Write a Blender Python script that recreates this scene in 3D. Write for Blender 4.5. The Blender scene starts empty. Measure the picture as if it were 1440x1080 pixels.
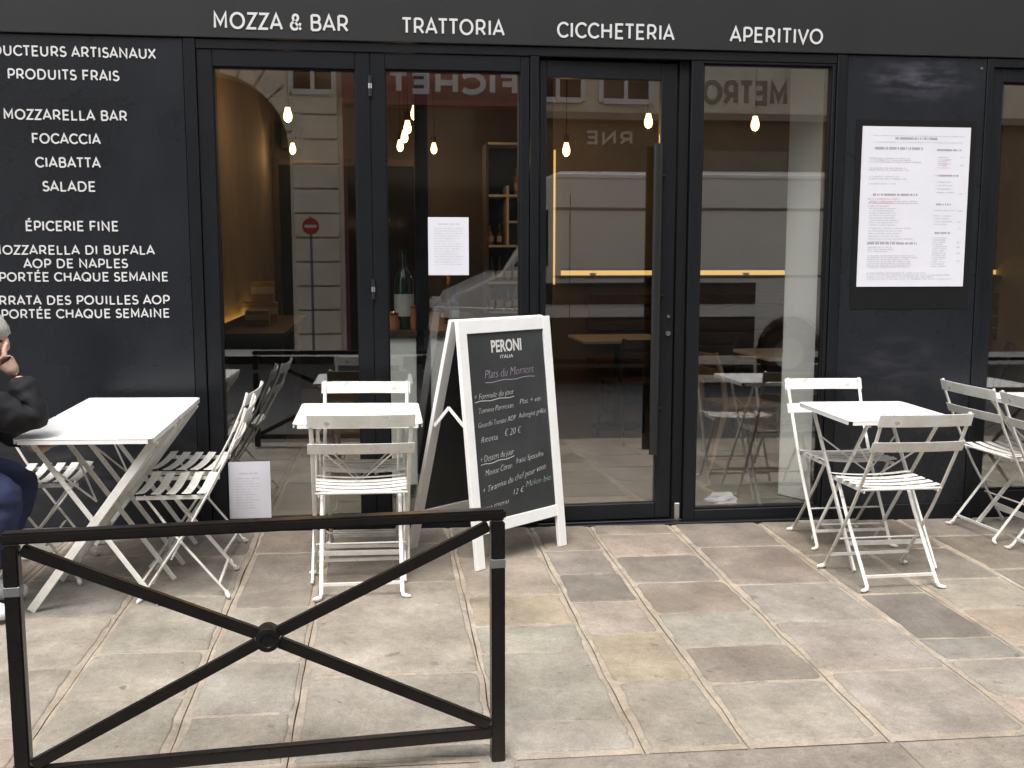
import bpy, bmesh, math, random
from mathutils import Vector, Matrix, noise as mnoise
R = math.radians
PI = math.pi
random.seed(11)
S = bpy.context.scene
COL = S.collection

# ------------------------------------------------------------------ camera, sky, sun, exposure
cam_d = bpy.data.cameras.new('camera'); cam = bpy.data.objects.new('camera', cam_d); COL.objects.link(cam)
cam_d.sensor_width = 36; cam_d.lens = 36.25; cam_d.clip_start = 0.05; cam_d.clip_end = 500
cam.location = (0, -5.280, 1.4); cam.rotation_euler = (R(90 - 6.9985), 0, R(-7.140))
S.camera = cam
world = bpy.data.worlds.new('World'); S.world = world; world.use_nodes = True
wn = world.node_tree.nodes; wl = world.node_tree.links
for n in list(wn): wn.remove(n)
SUN_EL, SUN_AZ = 62, 200          # azimuth: clockwise from +Y (north); the light comes from the street side
sky = wn.new('ShaderNodeTexSky'); sky.sky_type = 'NISHITA'; sky.sun_disc = False
sky.sun_elevation = R(SUN_EL); sky.sun_rotation = R(SUN_AZ); sky.air_density = 1.0; sky.dust_density = 4.0; sky.ozone_density = 1.0
hs = wn.new('ShaderNodeHueSaturation'); hs.inputs['Saturation'].default_value = 0.34
bg = wn.new('ShaderNodeBackground'); bg.inputs['Strength'].default_value = 0.15
wo = wn.new('ShaderNodeOutputWorld')
wl.new(sky.outputs[0], hs.inputs['Color']); wl.new(hs.outputs[0], bg.inputs['Color']); wl.new(bg.outputs[0], wo.inputs['Surface'])
sun_d = bpy.data.lights.new('sun', 'SUN'); sun = bpy.data.objects.new('sun', sun_d); COL.objects.link(sun)
sun_d.energy = 1.0; sun_d.angle = R(24); sun_d.color = (1.0, 0.975, 0.94)
_sd = Vector((math.sin(R(SUN_AZ)) * math.cos(R(SUN_EL)), math.cos(R(SUN_AZ)) * math.cos(R(SUN_EL)), math.sin(R(SUN_EL))))
sun.rotation_euler = _sd.to_track_quat('Z', 'Y').to_euler(); sun.location = (0, -5, 20)
S.view_settings.view_transform = 'Standard'; S.view_settings.look = 'None'
S.view_settings.gamma = 1; S.view_settings.use_curve_mapping = False
S.view_settings.exposure = 1.28
S.render.engine = 'CYCLES'
S.cycles.max_bounces = 10; S.cycles.transparent_max_bounces = 16; S.cycles.glossy_bounces = 5
S.cycles.caustics_reflective = False; S.cycles.caustics_refractive = False
S.cycles.sample_clamp_indirect = 4.0

def GZ(x, y): return -0.013 * x + 0.015 * y      # the pavement falls to the kerb and along the street

# ------------------------------------------------------------------ helpers
def tag(o, label=None, cat=None, group=None, kind=None):
    if label: o['label'] = label
    if cat: o['category'] = cat
    if group: o['group'] = group
    if kind: o['kind'] = kind
    return o

def empty(name, loc=(0, 0, 0), rz=0, label=None, cat=None, group=None):
    o = bpy.data.objects.new(name, None); COL.objects.link(o)
    o.location = loc; o.rotation_euler = (0, 0, rz); o.empty_display_size = 0.2
    return tag(o, label, cat, group)

class MB:
    def __init__(s): s.v = []; s.f = []
    def add(s, vs, fs):
        b = len(s.v); s.v += [tuple(v) for v in vs]; s.f += [tuple(b + i for i in f) for f in fs]; return s
    def box(s, x0, x1, y0, y1, z0, z1):
        return s.add([(x0,y0,z0),(x1,y0,z0),(x1,y1,z0),(x0,y1,z0),(x0,y0,z1),(x1,y0,z1),(x1,y1,z1),(x0,y1,z1)],
                     [(0,3,2,1),(4,5,6,7),(0,1,5,4),(1,2,6,5),(2,3,7,6),(3,0,4,7)])
    def bar(s, p0, p1, w, h, up=(0, 0, 1)):
        p0 = Vector(p0); p1 = Vector(p1); d = (p1 - p0).normalized(); up = Vector(up)
        a = d.cross(up)
        if a.length < 1e-4: a = d.cross(Vector((1, 0, 0)))
        a.normalize(); b = a.cross(d)
        vs = []
        for p in (p0, p1):
            for (i, j) in ((-1,-1),(1,-1),(1,1),(-1,1)): vs.append(p + a * (i * w / 2) + b * (j * h / 2))
        return s.add(vs, [(0,1,2,3),(7,6,5,4),(0,4,5,1),(1,5,6,2),(2,6,7,3),(3,7,4,0)])
    def tube(s, pts, r, n=8, cap=True, flat=1.0):
        pts = [Vector(p) for p in pts]; rs = r if isinstance(r, (list, tuple)) else [r] * len(pts)
        b = len(s.v); prev = None
        for i, p in enumerate(pts):
            d = (pts[min(i + 1, len(pts) - 1)] - pts[max(i - 1, 0)]).normalized()
            if prev is None:
                a = d.cross(Vector((0, 0, 1)))
                if a.length < 1e-3: a = d.cross(Vector((0, 1, 0)))
            else: a = prev - d * prev.dot(d)
            a.normalize(); prev = a; c = d.cross(a)
            for k in range(n):
                t = 2 * PI * k / n; s.v.append(tuple(p + a * (math.cos(t) * rs[i]) + c * (math.sin(t) * rs[i] * flat)))
        for i in range(len(pts) - 1):
            for k in range(n):
                k2 = (k + 1) % n; s.f.append((b + i*n + k, b + i*n + k2, b + (i+1)*n + k2, b + (i+1)*n + k))
        if cap:
            s.f.append(tuple(b + k for k in reversed(range(n)))); e = b + (len(pts) - 1) * n
            s.f.append(tuple(e + k for k in range(n)))
        return s
    def lathe(s, prof, c=(0, 0, 0), n=16):
        b = len(s.v)
        for (r, z) in prof:
            for k in range(n):
                t = 2 * PI * k / n; s.v.append((c[0] + r * math.cos(t), c[1] + r * math.sin(t), c[2] + z))
        for i in range(len(prof) - 1):
            for k in range(n):
                k2 = (k + 1) % n; s.f.append((b + i*n + k, b + i*n + k2, b + (i+1)*n + k2, b + (i+1)*n + k))
        s.f.append(tuple(b + k for k in reversed(range(n)))); e = b + (len(prof) - 1) * n
        s.f.append(tuple(e + k for k in range(n)))
        return s
    def prism(s, poly, a, b, axis='y'):
        n = len(poly)
        def P(u, v, w):
            return {'y': (u, w, v), 'z': (u, v, w), 'x': (w, u, v)}[axis]
        vs = [P(u, v, a) for u, v in poly] + [P(u, v, b) for u, v in poly]
        return s.add(vs, [tuple(range(n)), tuple(reversed(range(n, 2 * n)))] + [(i, i + n, (i + 1) % n + n, (i + 1) % n) for i in range(n)])
    def mesh(s, name, bevel=0, seg=1, smooth=False):
        me = bpy.data.meshes.new(name); me.from_pydata(s.v, [], s.f)
        bm = bmesh.new(); bm.from_mesh(me); bmesh.ops.recalc_face_normals(bm, faces=bm.faces)
        if bevel:
            es = [e for e in bm.edges if len(e.link_faces) == 2 and e.calc_face_angle(0) > 0.6]
            bmesh.ops.bevel(bm, geom=es, offset=bevel, segments=seg, affect='EDGES', clamp_overlap=True)
        if smooth:
            for f in bm.faces: f.smooth = True
            for e in bm.edges:
                if len(e.link_faces) == 2 and e.calc_face_angle(0) > 0.7: e.smooth = False
        bm.to_mesh(me); bm.free(); return me
    def build(s, name, m, parent=None, bevel=0, seg=1, smooth=False, kind=None, loc=None):
        me = s.mesh(name, bevel, seg, smooth); me.materials.append(m)
        return link(name, me, parent, kind, loc)

def link(name, me, parent=None, kind=None, loc=None):
    o = bpy.data.objects.new(name, me); COL.objects.link(o)
    if parent is not None: o.parent = parent
    if kind: o['kind'] = kind
    if loc: o.location = loc
    return o

def copy_tree(o, parent=None):
    c = o.copy(); COL.objects.link(c)
    if parent is not None: c.parent = parent
    for ch in [x for x in list(COL.objects) if x.parent == o]: copy_tree(ch, c)
    return c

# ------------------------------------------------------------------ materials
M = {}
def mat(name, col, rough=0.6, metal=0.0, var=0.0, scale=8.0, bump=0.0, bscale=60.0, col2=None, spec=0.5, emit=None, estr=0.0,
        objcol=False, coat=0.0, rvar=0.0, stretch=None, spots=None):
    m = bpy.data.materials.new(name); m.use_nodes = True; nt = m.node_tree; N = nt.nodes; L = nt.links
    p = N['Principled BSDF']; p.inputs['Roughness'].default_value = rough; p.inputs['Metallic'].default_value = metal
    p.inputs['Base Color'].default_value = (*col, 1); p.inputs['Specular IOR Level'].default_value = spec
    p.inputs['Coat Weight'].default_value = coat
    tc = N.new('ShaderNodeTexCoord'); mp = N.new('ShaderNodeMapping'); L.new(tc.outputs['Object'], mp.inputs['Vector'])
    if stretch: mp.inputs['Scale'].default_value = stretch
    base = None
    if objcol:
        oi = N.new('ShaderNodeObjectInfo'); base = oi.outputs['Color']
        ad = N.new('ShaderNodeVectorMath'); ad.operation = 'ADD'; mul = N.new('ShaderNodeVectorMath'); mul.operation = 'SCALE'
        cb = N.new('ShaderNodeCombineXYZ')
        for k in range(3): L.new(oi.outputs['Random'], cb.inputs[k])
        L.new(cb.outputs[0], mul.inputs[0]); mul.inputs['Scale'].default_value = 37.0
        L.new(mp.outputs[0], ad.inputs[0]); L.new(mul.outputs[0], ad.inputs[1]); vec = ad.outputs[0]
    else: vec = mp.outputs[0]
    if var or col2:
        nz = N.new('ShaderNodeTexNoise'); nz.inputs['Scale'].default_value = scale; nz.inputs['Detail'].default_value = 6; nz.inputs['Roughness'].default_value = 0.62
        L.new(vec, nz.inputs['Vector'])
        rp = N.new('ShaderNodeMapRange'); rp.inputs['From Min'].default_value = 0.3; rp.inputs['From Max'].default_value = 0.7
        L.new(nz.outputs['Fac'], rp.inputs['Value'])
        mx = N.new('ShaderNodeMix'); mx.data_type = 'RGBA'; L.new(rp.outputs[0], mx.inputs['Factor'])
        if base is None:
            c2 = col2 or tuple(min(1, c * (1 + var)) for c in col); c1 = col if col2 else tuple(c * (1 - var) for c in col)
            mx.inputs['A'].default_value = (*c1, 1); mx.inputs['B'].default_value = (*c2, 1)
        else:
            for (sock, k) in (('A', 1 - var), ('B', 1 + var)):
                sc = N.new('ShaderNodeVectorMath'); sc.operation = 'SCALE'; sc.inputs['Scale'].default_value = k
                L.new(base, sc.inputs[0]); L.new(sc.outputs[0], mx.inputs[sock])
        out = mx.outputs['Result']
        if spots:
            vo = N.new('ShaderNodeTexNoise'); vo.inputs['Scale'].default_value = spots[0]; vo.inputs['Detail'].default_value = 3; L.new(vec, vo.inputs['Vector'])
            r2 = N.new('ShaderNodeMapRange'); r2.inputs['From Min'].default_value = spots[1]; r2.inputs['From Max'].default_value = spots[1] + 0.05
            r2.inputs['To Max'].default_value = spots[3]
            L.new(vo.outputs['Fac'], r2.inputs['Value'])
            m2 = N.new('ShaderNodeMix'); m2.data_type = 'RGBA'; L.new(r2.outputs[0], m2.inputs['Factor']); L.new(out, m2.inputs['A'])
            m2.inputs['B'].default_value = (*spots[2], 1); out = m2.outputs['Result']
        L.new(out, p.inputs['Base Color'])
        if rvar:
            r3 = N.new('ShaderNodeMapRange'); r3.inputs['To Min'].default_value = rough - rvar; r3.inputs['To Max'].default_value = rough + rvar
            L.new(nz.outputs['Fac'], r3.inputs['Value']); L.new(r3.outputs[0], p.inputs['Roughness'])
    if bump:
        nb = N.new('ShaderNodeTexNoise'); nb.inputs['Scale'].default_value = bscale; nb.inputs['Detail'].default_value = 5
        L.new(vec, nb.inputs['Vector']); bp = N.new('ShaderNodeBump'); bp.inputs['Strength'].default_value = bump; bp.inputs['Distance'].default_value = 0.01
        L.new(nb.outputs['Fac'], bp.inputs['Height']); L.new(bp.outputs[0], p.inputs['Normal'])
    if emit:
        p.inputs['Emission Color'].default_value = (*emit, 1); p.inputs['Emission Strength'].default_value = estr
    M[name] = m; return m

def glass_mat(name, f0, tint=(1, 1, 1)):
    m = bpy.data.materials.new(name); m.use_nodes = True; nt = m.node_tree; N = nt.nodes; L = nt.links
    for n in list(N): N.remove(n)
    out = N.new('ShaderNodeOutputMaterial'); mx = N.new('ShaderNodeMixShader'); tr = N.new('ShaderNodeBsdfTransparent'); gl = N.new('ShaderNodeBsdfGlossy')
    tr.inputs['Color'].default_value = (*tint, 1); gl.inputs['Roughness'].default_value = 0.0
    lw = N.new('ShaderNodeLayerWeight'); pw = N.new('ShaderNodeMath'); pw.operation = 'POWER'; pw.inputs[1].default_value = 5
    ma = N.new('ShaderNodeMath'); ma.operation = 'MULTIPLY_ADD'; ma.inputs[1].default_value = 1 - f0; ma.inputs[2].default_value = f0
    L.new(lw.outputs['Facing'], pw.inputs[0]); L.new(pw.outputs[0], ma.inputs[0]); L.new(ma.outputs[0], mx.inputs['Fac'])
    L.new(tr.outputs[0], mx.inputs[1]); L.new(gl.outputs[0], mx.inputs[2]); L.new(mx.outputs[0], out.inputs['Surface'])
    M[name] = m; return m

glass_mat('glass', 0.185, (0.96, 0.97, 0.96))
mat('facade_paint', (0.0125, 0.0140, 0.0175), 0.28, spec=.42, var=0.2, scale=1.6, bump=0.05, bscale=4, rvar=0.10)
mat('fascia_paint', (0.0155, 0.0158, 0.0165), 0.5, spec=.35, var=0.14, scale=2.0, bump=0.04, bscale=6)
mat('frame_paint', (0.0075, 0.0085, 0.0105), 0.36, spec=.3, var=0.15, scale=5)
mat('gasket', (0.006, 0.006, 0.007), 0.6, spec=.2)
mat('letter_white', (0.56, 0.56, 0.56), 0.6)
mat('paper', (0.60, 0.60, 0.65), 0.8, var=0.03, scale=4)
mat('ink', (0.30, 0.29, 0.32), 0.9)
mat('ink_faint', (0.46, 0.455, 0.49), 0.9)
mat('ink_red', (0.60, 0.42, 0.47), 0.9)
mat('chair_white', (0.70, 0.69, 0.655), 0.38, var=0.05, scale=18, spots=(28, 0.66, (0.30, 0.22, 0.15), 0.6), bump=.05, bscale=70)
mat('table_white', (0.80, 0.80, 0.79), 0.35, var=0.03, scale=6)
mat('board_white', (0.78, 0.78, 0.76), 0.45, var=0.05, scale=7, spots=(22, 0.68, (0.5, 0.48, 0.43), 0.5))
mat('slate', (0.024, 0.026, 0.027), 0.6, var=0.35, scale=5, col2=None, rvar=0.1)
mat('chalk', (0.56, 0.56, 0.54), 0.9)
mat('chalk_lilac', (0.34, 0.30, 0.36), 0.9)
mat('chalk_green', (0.31, 0.45, 0.39), 0.9)
mat('steel', (0.55, 0.55, 0.55), 0.3, 1.0)
mat('barrier_paint', (0.0085, 0.0068, 0.0058), 0.30, var=0.2, scale=14, bump=0.10, bscale=40, rvar=0.1)
mat('band_grey', (0.14, 0.14, 0.145), 0.35)
mat('stone', (0.3, 0.28, 0.25), 0.78, objcol=True, var=0.24, scale=4.5, bump=0.5, bscale=34, spots=(11, 0.68, (0.12, 0.105, 0.09), 0.5), rvar=0.08)
mat('mortar', (0.345, 0.300, 0.245), 0.9, var=0.17, scale=7, bump=0.35, bscale=55, spots=(8, 0.60, (0.26, 0.235, 0.20), 0.8))
mat('crack', (0.10, 0.085, 0.07), 0.95, var=0.3, scale=30)
mat('kerb_stone', (0.27, 0.235, 0.2), 0.8, objcol=True, var=0.2, scale=16, bump=0.4, bscale=60, spots=(30, 0.64, (0.14, 0.12, 0.105), 0.6))
mat('cement', (0.24, 0.22, 0.19), 0.9, var=0.15, scale=20, bump=0.6, bscale=50)
mat('asphalt', (0.055, 0.055, 0.056), 0.85, var=0.3, scale=20, bump=0.5, bscale=180)
mat('black_metal', (0.012, 0.012, 0.012), 0.4)
mat('plaster_white', (0.84, 0.84, 0.81), 0.8, var=0.04, scale=3)
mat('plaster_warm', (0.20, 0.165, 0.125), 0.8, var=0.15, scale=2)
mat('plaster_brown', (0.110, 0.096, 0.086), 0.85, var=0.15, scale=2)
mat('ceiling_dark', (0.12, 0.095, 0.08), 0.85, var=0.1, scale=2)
mat('dark_wood', (0.055, 0.030, 0.018), 0.45, var=0.35, scale=5, stretch=(1, 8, 8))
mat('oak', (0.22, 0.125, 0.065), 0.5, var=0.3, scale=6, stretch=(6, 6, 1))
mat('bench_wood', (0.10, 0.05, 0.028), 0.5, var=0.4, scale=4, stretch=(1, 8, 8))
mat('concrete_floor', (0.21, 0.195, 0.165), 0.42, var=0.12, scale=2.2, bump=0.04, bscale=12)
mat('bulb', (1.0, 0.75, 0.4), 0.4, emit=(1.0, 0.55, 0.20), estr=5)
mat('led', (1.0, 0.7, 0.25), 0.5, emit=(1.0, 0.61, 0.18), estr=0.45)
mat('wall_led', (1.0, 0.7, 0.25), 0.5, emit=(1.0, 0.55, 0.12), estr=3.0)
mat('cord', (0.06, 0.015, 0.01), 0.7)
mat('bottle_green', (0.012, 0.03, 0.016), 0.12, spec=0.7)
mat('bottle_dark', (0.012, 0.010, 0.012), 0.12, spec=0.7)
mat('bottle_blue', (0.03, 0.04, 0.16), 0.15, spec=0.7)
mat('label_paper', (0.6, 0.58, 0.52), 0.8)
mat('copper', (0.55, 0.24, 0.10), 0.25, 1.0)
mat('orange_jar', (0.42, 0.15, 0.05), 0.3)
mat('carton', (0.38, 0.27, 0.14), 0.8, var=0.1, scale=12)
mat('van_white', (0.80, 0.80, 0.80), 0.25, coat=0.5)
mat('letter_paint', (0.85, 0.85, 0.85), 0.3)
mat('van_glass', (0.015, 0.018, 0.02), 0.05)
mat('van_plastic', (0.03, 0.03, 0.032), 0.6)
mat('tyre', (0.02, 0.02, 0.02), 0.85)
mat('rim', (0.35, 0.35, 0.36), 0.35, 0.8)
mat('lens', (0.7, 0.7, 0.72), 0.1)
mat('limestone', (0.62, 0.56, 0.46), 0.85, var=0.12, scale=2.5, bump=0.2, bscale=20)
mat('limestone_dark', (0.22, 0.195, 0.16), 0.85, var=0.15, scale=2.5)
mat('burgundy', (0.16, 0.045, 0.05), 0.5)
mat('sign_red', (0.36, 0.03, 0.03), 0.5)
mat('window_dark', (0.02, 0.023, 0.027), 0.08)
mat('shop_brown', (0.12, 0.085, 0.055), 0.6, var=0.2, scale=3)
mat('gate_dark', (0.02, 0.025, 0.022), 0.5)
mat('zinc', (0.16, 0.17, 0.18), 0.5)
mat('skin', (0.52, 0.33, 0.26), 0.5, var=0.07, scale=20)
mat('hair_grey', (0.38, 0.365, 0.33), 0.7, var=0.35, scale=60, bump=0.8, bscale=90, stretch=(1, 1, 0.25))
mat('jacket', (0.010, 0.010, 0.012), 0.8, var=0.3, scale=8, bump=1.0, bscale=11, spec=.3)
mat('denim', (0.012, 0.020, 0.062), 0.85, var=0.25, scale=14, bump=0.5, bscale=12)
mat('shoe_white', (0.70, 0.68, 0.74), 0.6, var=0.1, scale=20)
mat('eye_dark', (0.03, 0.02, 0.015), 0.2)
mat('lips', (0.42, 0.16, 0.13), 0.5)

def weather(m, layers):
    nt = m.node_tree; N = nt.nodes; L = nt.links; p = N['Principled BSDF']; src = p.inputs['Base Color'].links[0].from_socket
    tc = N.new('ShaderNodeTexCoord')
    for (sc, det, lo, hi, a, b_, st) in layers:
        mp = N.new('ShaderNodeMapping'); mp.inputs['Scale'].default_value = st; L.new(tc.outputs['Object'], mp.inputs['Vector'])
        nz = N.new('ShaderNodeTexNoise'); nz.inputs['Scale'].default_value = sc; nz.inputs['Detail'].default_value = det; nz.inputs['Roughness'].default_value = .65
        L.new(mp.outputs[0], nz.inputs['Vector']); rp = N.new('ShaderNodeMapRange'); rp.inputs['From Min'].default_value = a; rp.inputs['From Max'].default_value = b_
        rp.inputs['To Min'].default_value = 0; rp.inputs['To Max'].default_value = 1; L.new(nz.outputs['Fac'], rp.inputs['Value'])
        mx = N.new('ShaderNodeMix'); mx.data_type = 'RGBA'; mx.inputs['A'].default_value = (*lo, 1); mx.inputs['B'].default_value = (*hi, 1); L.new(rp.outputs[0], mx.inputs['Factor'])
        mu = N.new('ShaderNodeMix'); mu.data_type = 'RGBA'; mu.blend_type = 'MULTIPLY'; mu.inputs['Factor'].default_value = 1
        L.new(src, mu.inputs['A']); L.new(mx.outputs['Result'], mu.inputs['B']); src = mu.outputs['Result']
    L.new(src, p.inputs['Base Color'])
def gum(m, sc=6.0, rad=.085, col=(.07, .062, .055)):
    nt = m.node_tree; N = nt.nodes; L = nt.links; p = N['Principled BSDF']; src = p.inputs['Base Color'].links[0].from_socket
    tc = N.new('ShaderNodeTexCoord'); nz = N.new('ShaderNodeTexNoise'); nz.inputs['Scale'].default_value = 25; L.new(tc.outputs['Object'], nz.inputs['Vector'])
    va = N.new('ShaderNodeVectorMath'); va.operation = 'SCALE'; va.inputs['Scale'].default_value = .06; L.new(nz.outputs['Color'], va.inputs[0])
    vb_ = N.new('ShaderNodeVectorMath'); vb_.operation = 'ADD'; L.new(tc.outputs['Object'], vb_.inputs[0]); L.new(va.outputs[0], vb_.inputs[1])
    vo = N.new('ShaderNodeTexVoronoi'); vo.inputs['Scale'].default_value = sc; L.new(vb_.outputs[0], vo.inputs['Vector'])
    se = N.new('ShaderNodeSeparateColor'); L.new(vo.outputs['Color'], se.inputs[0])
    mr = N.new('ShaderNodeMath'); mr.operation = 'MULTIPLY'; L.new(se.outputs[0], mr.inputs[0]); mr.inputs[1].default_value = rad
    lt = N.new('ShaderNodeMath'); lt.operation = 'LESS_THAN'; L.new(vo.outputs['Distance'], lt.inputs[0]); L.new(mr.outputs[0], lt.inputs[1])
    gt = N.new('ShaderNodeMath'); gt.operation = 'GREATER_THAN'; L.new(se.outputs[1], gt.inputs[0]); gt.inputs[1].default_value = .45
    ml = N.new('ShaderNodeMath'); ml.operation = 'MULTIPLY'; L.new(lt.outputs[0], ml.inputs[0]); L.new(gt.outputs[0], ml.inputs[1])
    m2 = N.new('ShaderNodeMath'); m2.operation = 'MULTIPLY'; L.new(ml.outputs[0], m2.inputs[0]); m2.inputs[1].default_value = .6
    mx = N.new('ShaderNodeMix'); mx.data_type = 'RGBA'; L.new(m2.outputs[0], mx.inputs['Factor']); L.new(src, mx.inputs['A']); mx.inputs['B'].default_value = (*col, 1)
    L.new(mx.outputs['Result'], p.inputs['Base Color'])
def smudge(m, c, size, col, amt):
    # a rubbed, chalky patch of its own shape at one place on the wall
    nt = m.node_tree; N = nt.nodes; L = nt.links; p = N['Principled BSDF']; src = p.inputs['Base Color'].links[0].from_socket
    tc = N.new('ShaderNodeTexCoord'); mp = N.new('ShaderNodeMapping'); L.new(tc.outputs['Object'], mp.inputs['Vector'])
    mp.inputs['Location'].default_value = (-c[0] / size[0], 0, -c[1] / size[1]); mp.inputs['Scale'].default_value = (1 / size[0], .001, 1 / size[1])
    ln = N.new('ShaderNodeVectorMath'); ln.operation = 'LENGTH'; L.new(mp.outputs[0], ln.inputs[0])
    nz = N.new('ShaderNodeTexNoise'); nz.inputs['Scale'].default_value = 7; nz.inputs['Detail'].default_value = 8; mp2 = N.new('ShaderNodeMapping'); mp2.inputs['Scale'].default_value = (1, 1, 3.2)
    L.new(tc.outputs['Object'], mp2.inputs['Vector']); L.new(mp2.outputs[0], nz.inputs['Vector'])
    a = N.new('ShaderNodeMapRange'); a.inputs['From Min'].default_value = 1.0; a.inputs['From Max'].default_value = .2; L.new(ln.outputs['Value'], a.inputs['Value'])
    b = N.new('ShaderNodeMapRange'); b.inputs['From Min'].default_value = .42; b.inputs['From Max'].default_value = .72; L.new(nz.outputs['Fac'], b.inputs['Value'])
    mu = N.new('ShaderNodeMath'); mu.operation = 'MULTIPLY'; L.new(a.outputs[0], mu.inputs[0]); L.new(b.outputs[0], mu.inputs[1])
    m2 = N.new('ShaderNodeMath'); m2.operation = 'MULTIPLY'; L.new(mu.outputs[0], m2.inputs[0]); m2.inputs[1].default_value = amt
    mx = N.new('ShaderNodeMix'); mx.data_type = 'RGBA'; L.new(m2.outputs[0], mx.inputs['Factor']); L.new(src, mx.inputs['A']); mx.inputs['B'].default_value = (*col, 1)
    L.new(mx.outputs['Result'], p.inputs['Base Color'])
smudge(M['facade_paint'], (2.83, 2.33), (.36, .13), (.10, .10, .125), .75)
smudge(M['facade_paint'], (2.75, .80), (.40, .22), (.07, .07, .08), .35)
smudge(M['facade_paint'], (-1.5, .35), (.9, .30), (.07, .065, .06), .4)
WL = [(1.7, 8, (.87, .84, .80), (1.07, 1.07, 1.07), .35, .65, (1, 1, 1)), (9, 6, (.86, .84, .82), (1.09, 1.08, 1.07), .35, .65, (1, .55, 1)), (40, 9, (.91, .905, .90), (1.05, 1.05, 1.05), .38, .62, (1, 1, 1)), (150, 5, (.80, .80, .79), (1.15, 1.15, 1.15), .33, .67, (1, 1, 1))]
for k_ in ('stone', 'mortar', 'kerb_stone'): weather(M[k_], WL)
weather(M['chair_white'], [(14, 6, (.88, .87, .84), (1.03, 1.03, 1.03), .35, .6, (1, 1, 1))]); weather(M['table_white'], [(5, 7, (.93, .92, .90), (1.0, 1.0, 1.0), .35, .6, (1, 1, 1))])
weather(M['facade_paint'], [(1.6, 6, (.85, .87, .9), (1.18, 1.18, 1.18), .35, .7, (1, 1, .5)), (14, 8, (.95, .95, .95), (1.1, 1.1, 1.1), .45, .75, (3, 1, .35))])
for k_ in ('stone', 'kerb_stone'): gum(M[k_])
gum(M['stone'], 16, .10, (.05, .045, .04)); gum(M['stone'], 9, .06, (.42, .40, .37))

# ------------------------------------------------------------------ stroke lettering (geometric capitals)
def arc(cx, cy, rx, ry, a0, a1, n=10):
    return [(cx + rx * math.cos(R(a0 + (a1 - a0) * i / n)), cy + ry * math.sin(R(a0 + (a1 - a0) * i / n))) for i in range(n + 1)]
def bowl(x, w, y0, y1):
    r = (y1 - y0) / 2
    return [(x, y1), (w - r, y1)] + arc(w - r, (y0 + y1) / 2, r, r, 90, -90, 8)[1:-1] + [(w - r, y0), (x, y0)]
GL = {
 'A': (.86, [[(0,0),(.43,1),(.86,0)], [(.17,.29),(.69,.29)]]),
 'B': (.66, [[(0,0),(0,1)], bowl(0,.60,.53,1), bowl(0,.66,0,.53)]),
 'C': (.84, [arc(.5,.5,.5,.5,42,318,16)]),
 'D': (.80, [[(0,0),(0,1)], [(0,1),(.32,1)]+arc(.32,.5,.48,.5,90,-90,12)[1:-1]+[(.32,0),(0,0)]]),
 'E': (.60, [[(.60,1),(0,1),(0,0),(.60,0)], [(0,.51),(.53,.51)]]),
 'F': (.58, [[(.58,1),(0,1),(0,0)], [(0,.49),(.52,.49)]]),
 'H': (.74, [[(0,0),(0,1)], [(.74,0),(.74,1)], [(0,.51),(.74,.51)]]),
 'I': (.0, [[(0,0),(0,1)]]),
 'L': (.54, [[(0,1),(0,0),(.54,0)]]),
 'M': (.84, [[(0,0),(0,1),(.42,.24),(.84,1),(.84,0)]]),
 'N': (.74, [[(0,0),(0,1),(.74,0),(.74,1)]]),
 'O': (1.0, [arc(.5,.5,.5,.5,90,450,22)]),
 'P': (.64, [[(0,0),(0,1)], bowl(0,.64,.38,1)]),
 'Q': (1.0, [arc(.5,.5,.5,.5,90,450,22), [(.58,.30),(.94,-.04)]]),
 'R': (.68, [[(0,0),(0,1)], bowl(0,.64,.40,1), [(.34,.40),(.68,0)]]),
 'S': (.62, [arc(.33,.745,.27,.255,35,180,8)+arc(.33,.745,.27,.255,180,245,4)[1:]+[(.40,.47)]+arc(.33,.255,.30,.255,60,-90,9)+arc(.33,.255,.36,.255,-90,-150,4)[1:]]),
 'T': (.70, [[(0,1),(.70,1)], [(.35,1),(.35,0)]]),
 'U': (.72, [[(0,1),(0,.36)]+arc(.36,.36,.36,.36,180,360,12)[1:-1]+[(.72,.36),(.72,1)]]),
 'V': (.84, [[(0,1),(.42,0),(.84,1)]]),
 'X': (.76, [[(0,1),(.76,0)], [(.76,1),(0,0)]]),
 'Z': (.66, [[(0,1),(.66,1),(0,0),(.66,0)]]),
 '&': (.76, [[(.76,0),(.18,.66)]+arc(.36,.79,.20,.21,200,-10,9)+[(.48,.62),(.22,.50)]+arc(.28,.26,.28,.26,120,300,9)+[(.60,.20),(.74,.44)]]),
}
GL['É'] = (GL['E'][0], GL['E'][1] + [[(.24,1.18),(.42,1.36)]])
def stroke(mb, pts, w, d, P):
    n = len(pts); closed = (Vector(pts[0]) - Vector(pts[-1])).length < 1e-5 and n > 3
    L_, R_ = [], []
    for i in range(n):
        p = Vector(pts[i])
        a = Vector(pts[i-1]) if i > 0 else (Vector(pts[-2]) if closed else None)
        b = Vector(pts[i+1]) if i < n-1 else (Vector(pts[1]) if closed else None)
        d1 = (p - a).normalized() if a is not None else (b - p).normalized()
        d2 = (b - p).normalized() if b is not None else d1
        n1 = Vector((-d1.y, d1.x)); n2 = Vector((-d2.y, d2.x)); m = n1 + n2
        if m.length < 0.1: m = n1
        m.normalize(); k = min(1 / max(m.dot(n1), 0.2), 2.2)
        L_.append(p + m * (w / 2 * k)); R_.append(p - m * (w / 2 * k))
    for i in range(n - 1):
        q = [L_[i], L_[i+1], R_[i+1], R_[i]]
        vs = [P(v.x, v.y, d) for v in q] + [P(v.x, v.y, 0) for v in q]
        mb.add(vs, [(0,1,2,3),(0,4,5,1),(2,6,7,3)] + ([(3,7,4,0)] if i == 0 and not closed else []) + ([(1,5,6,2)] if i == n-2 and not closed else []))
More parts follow.
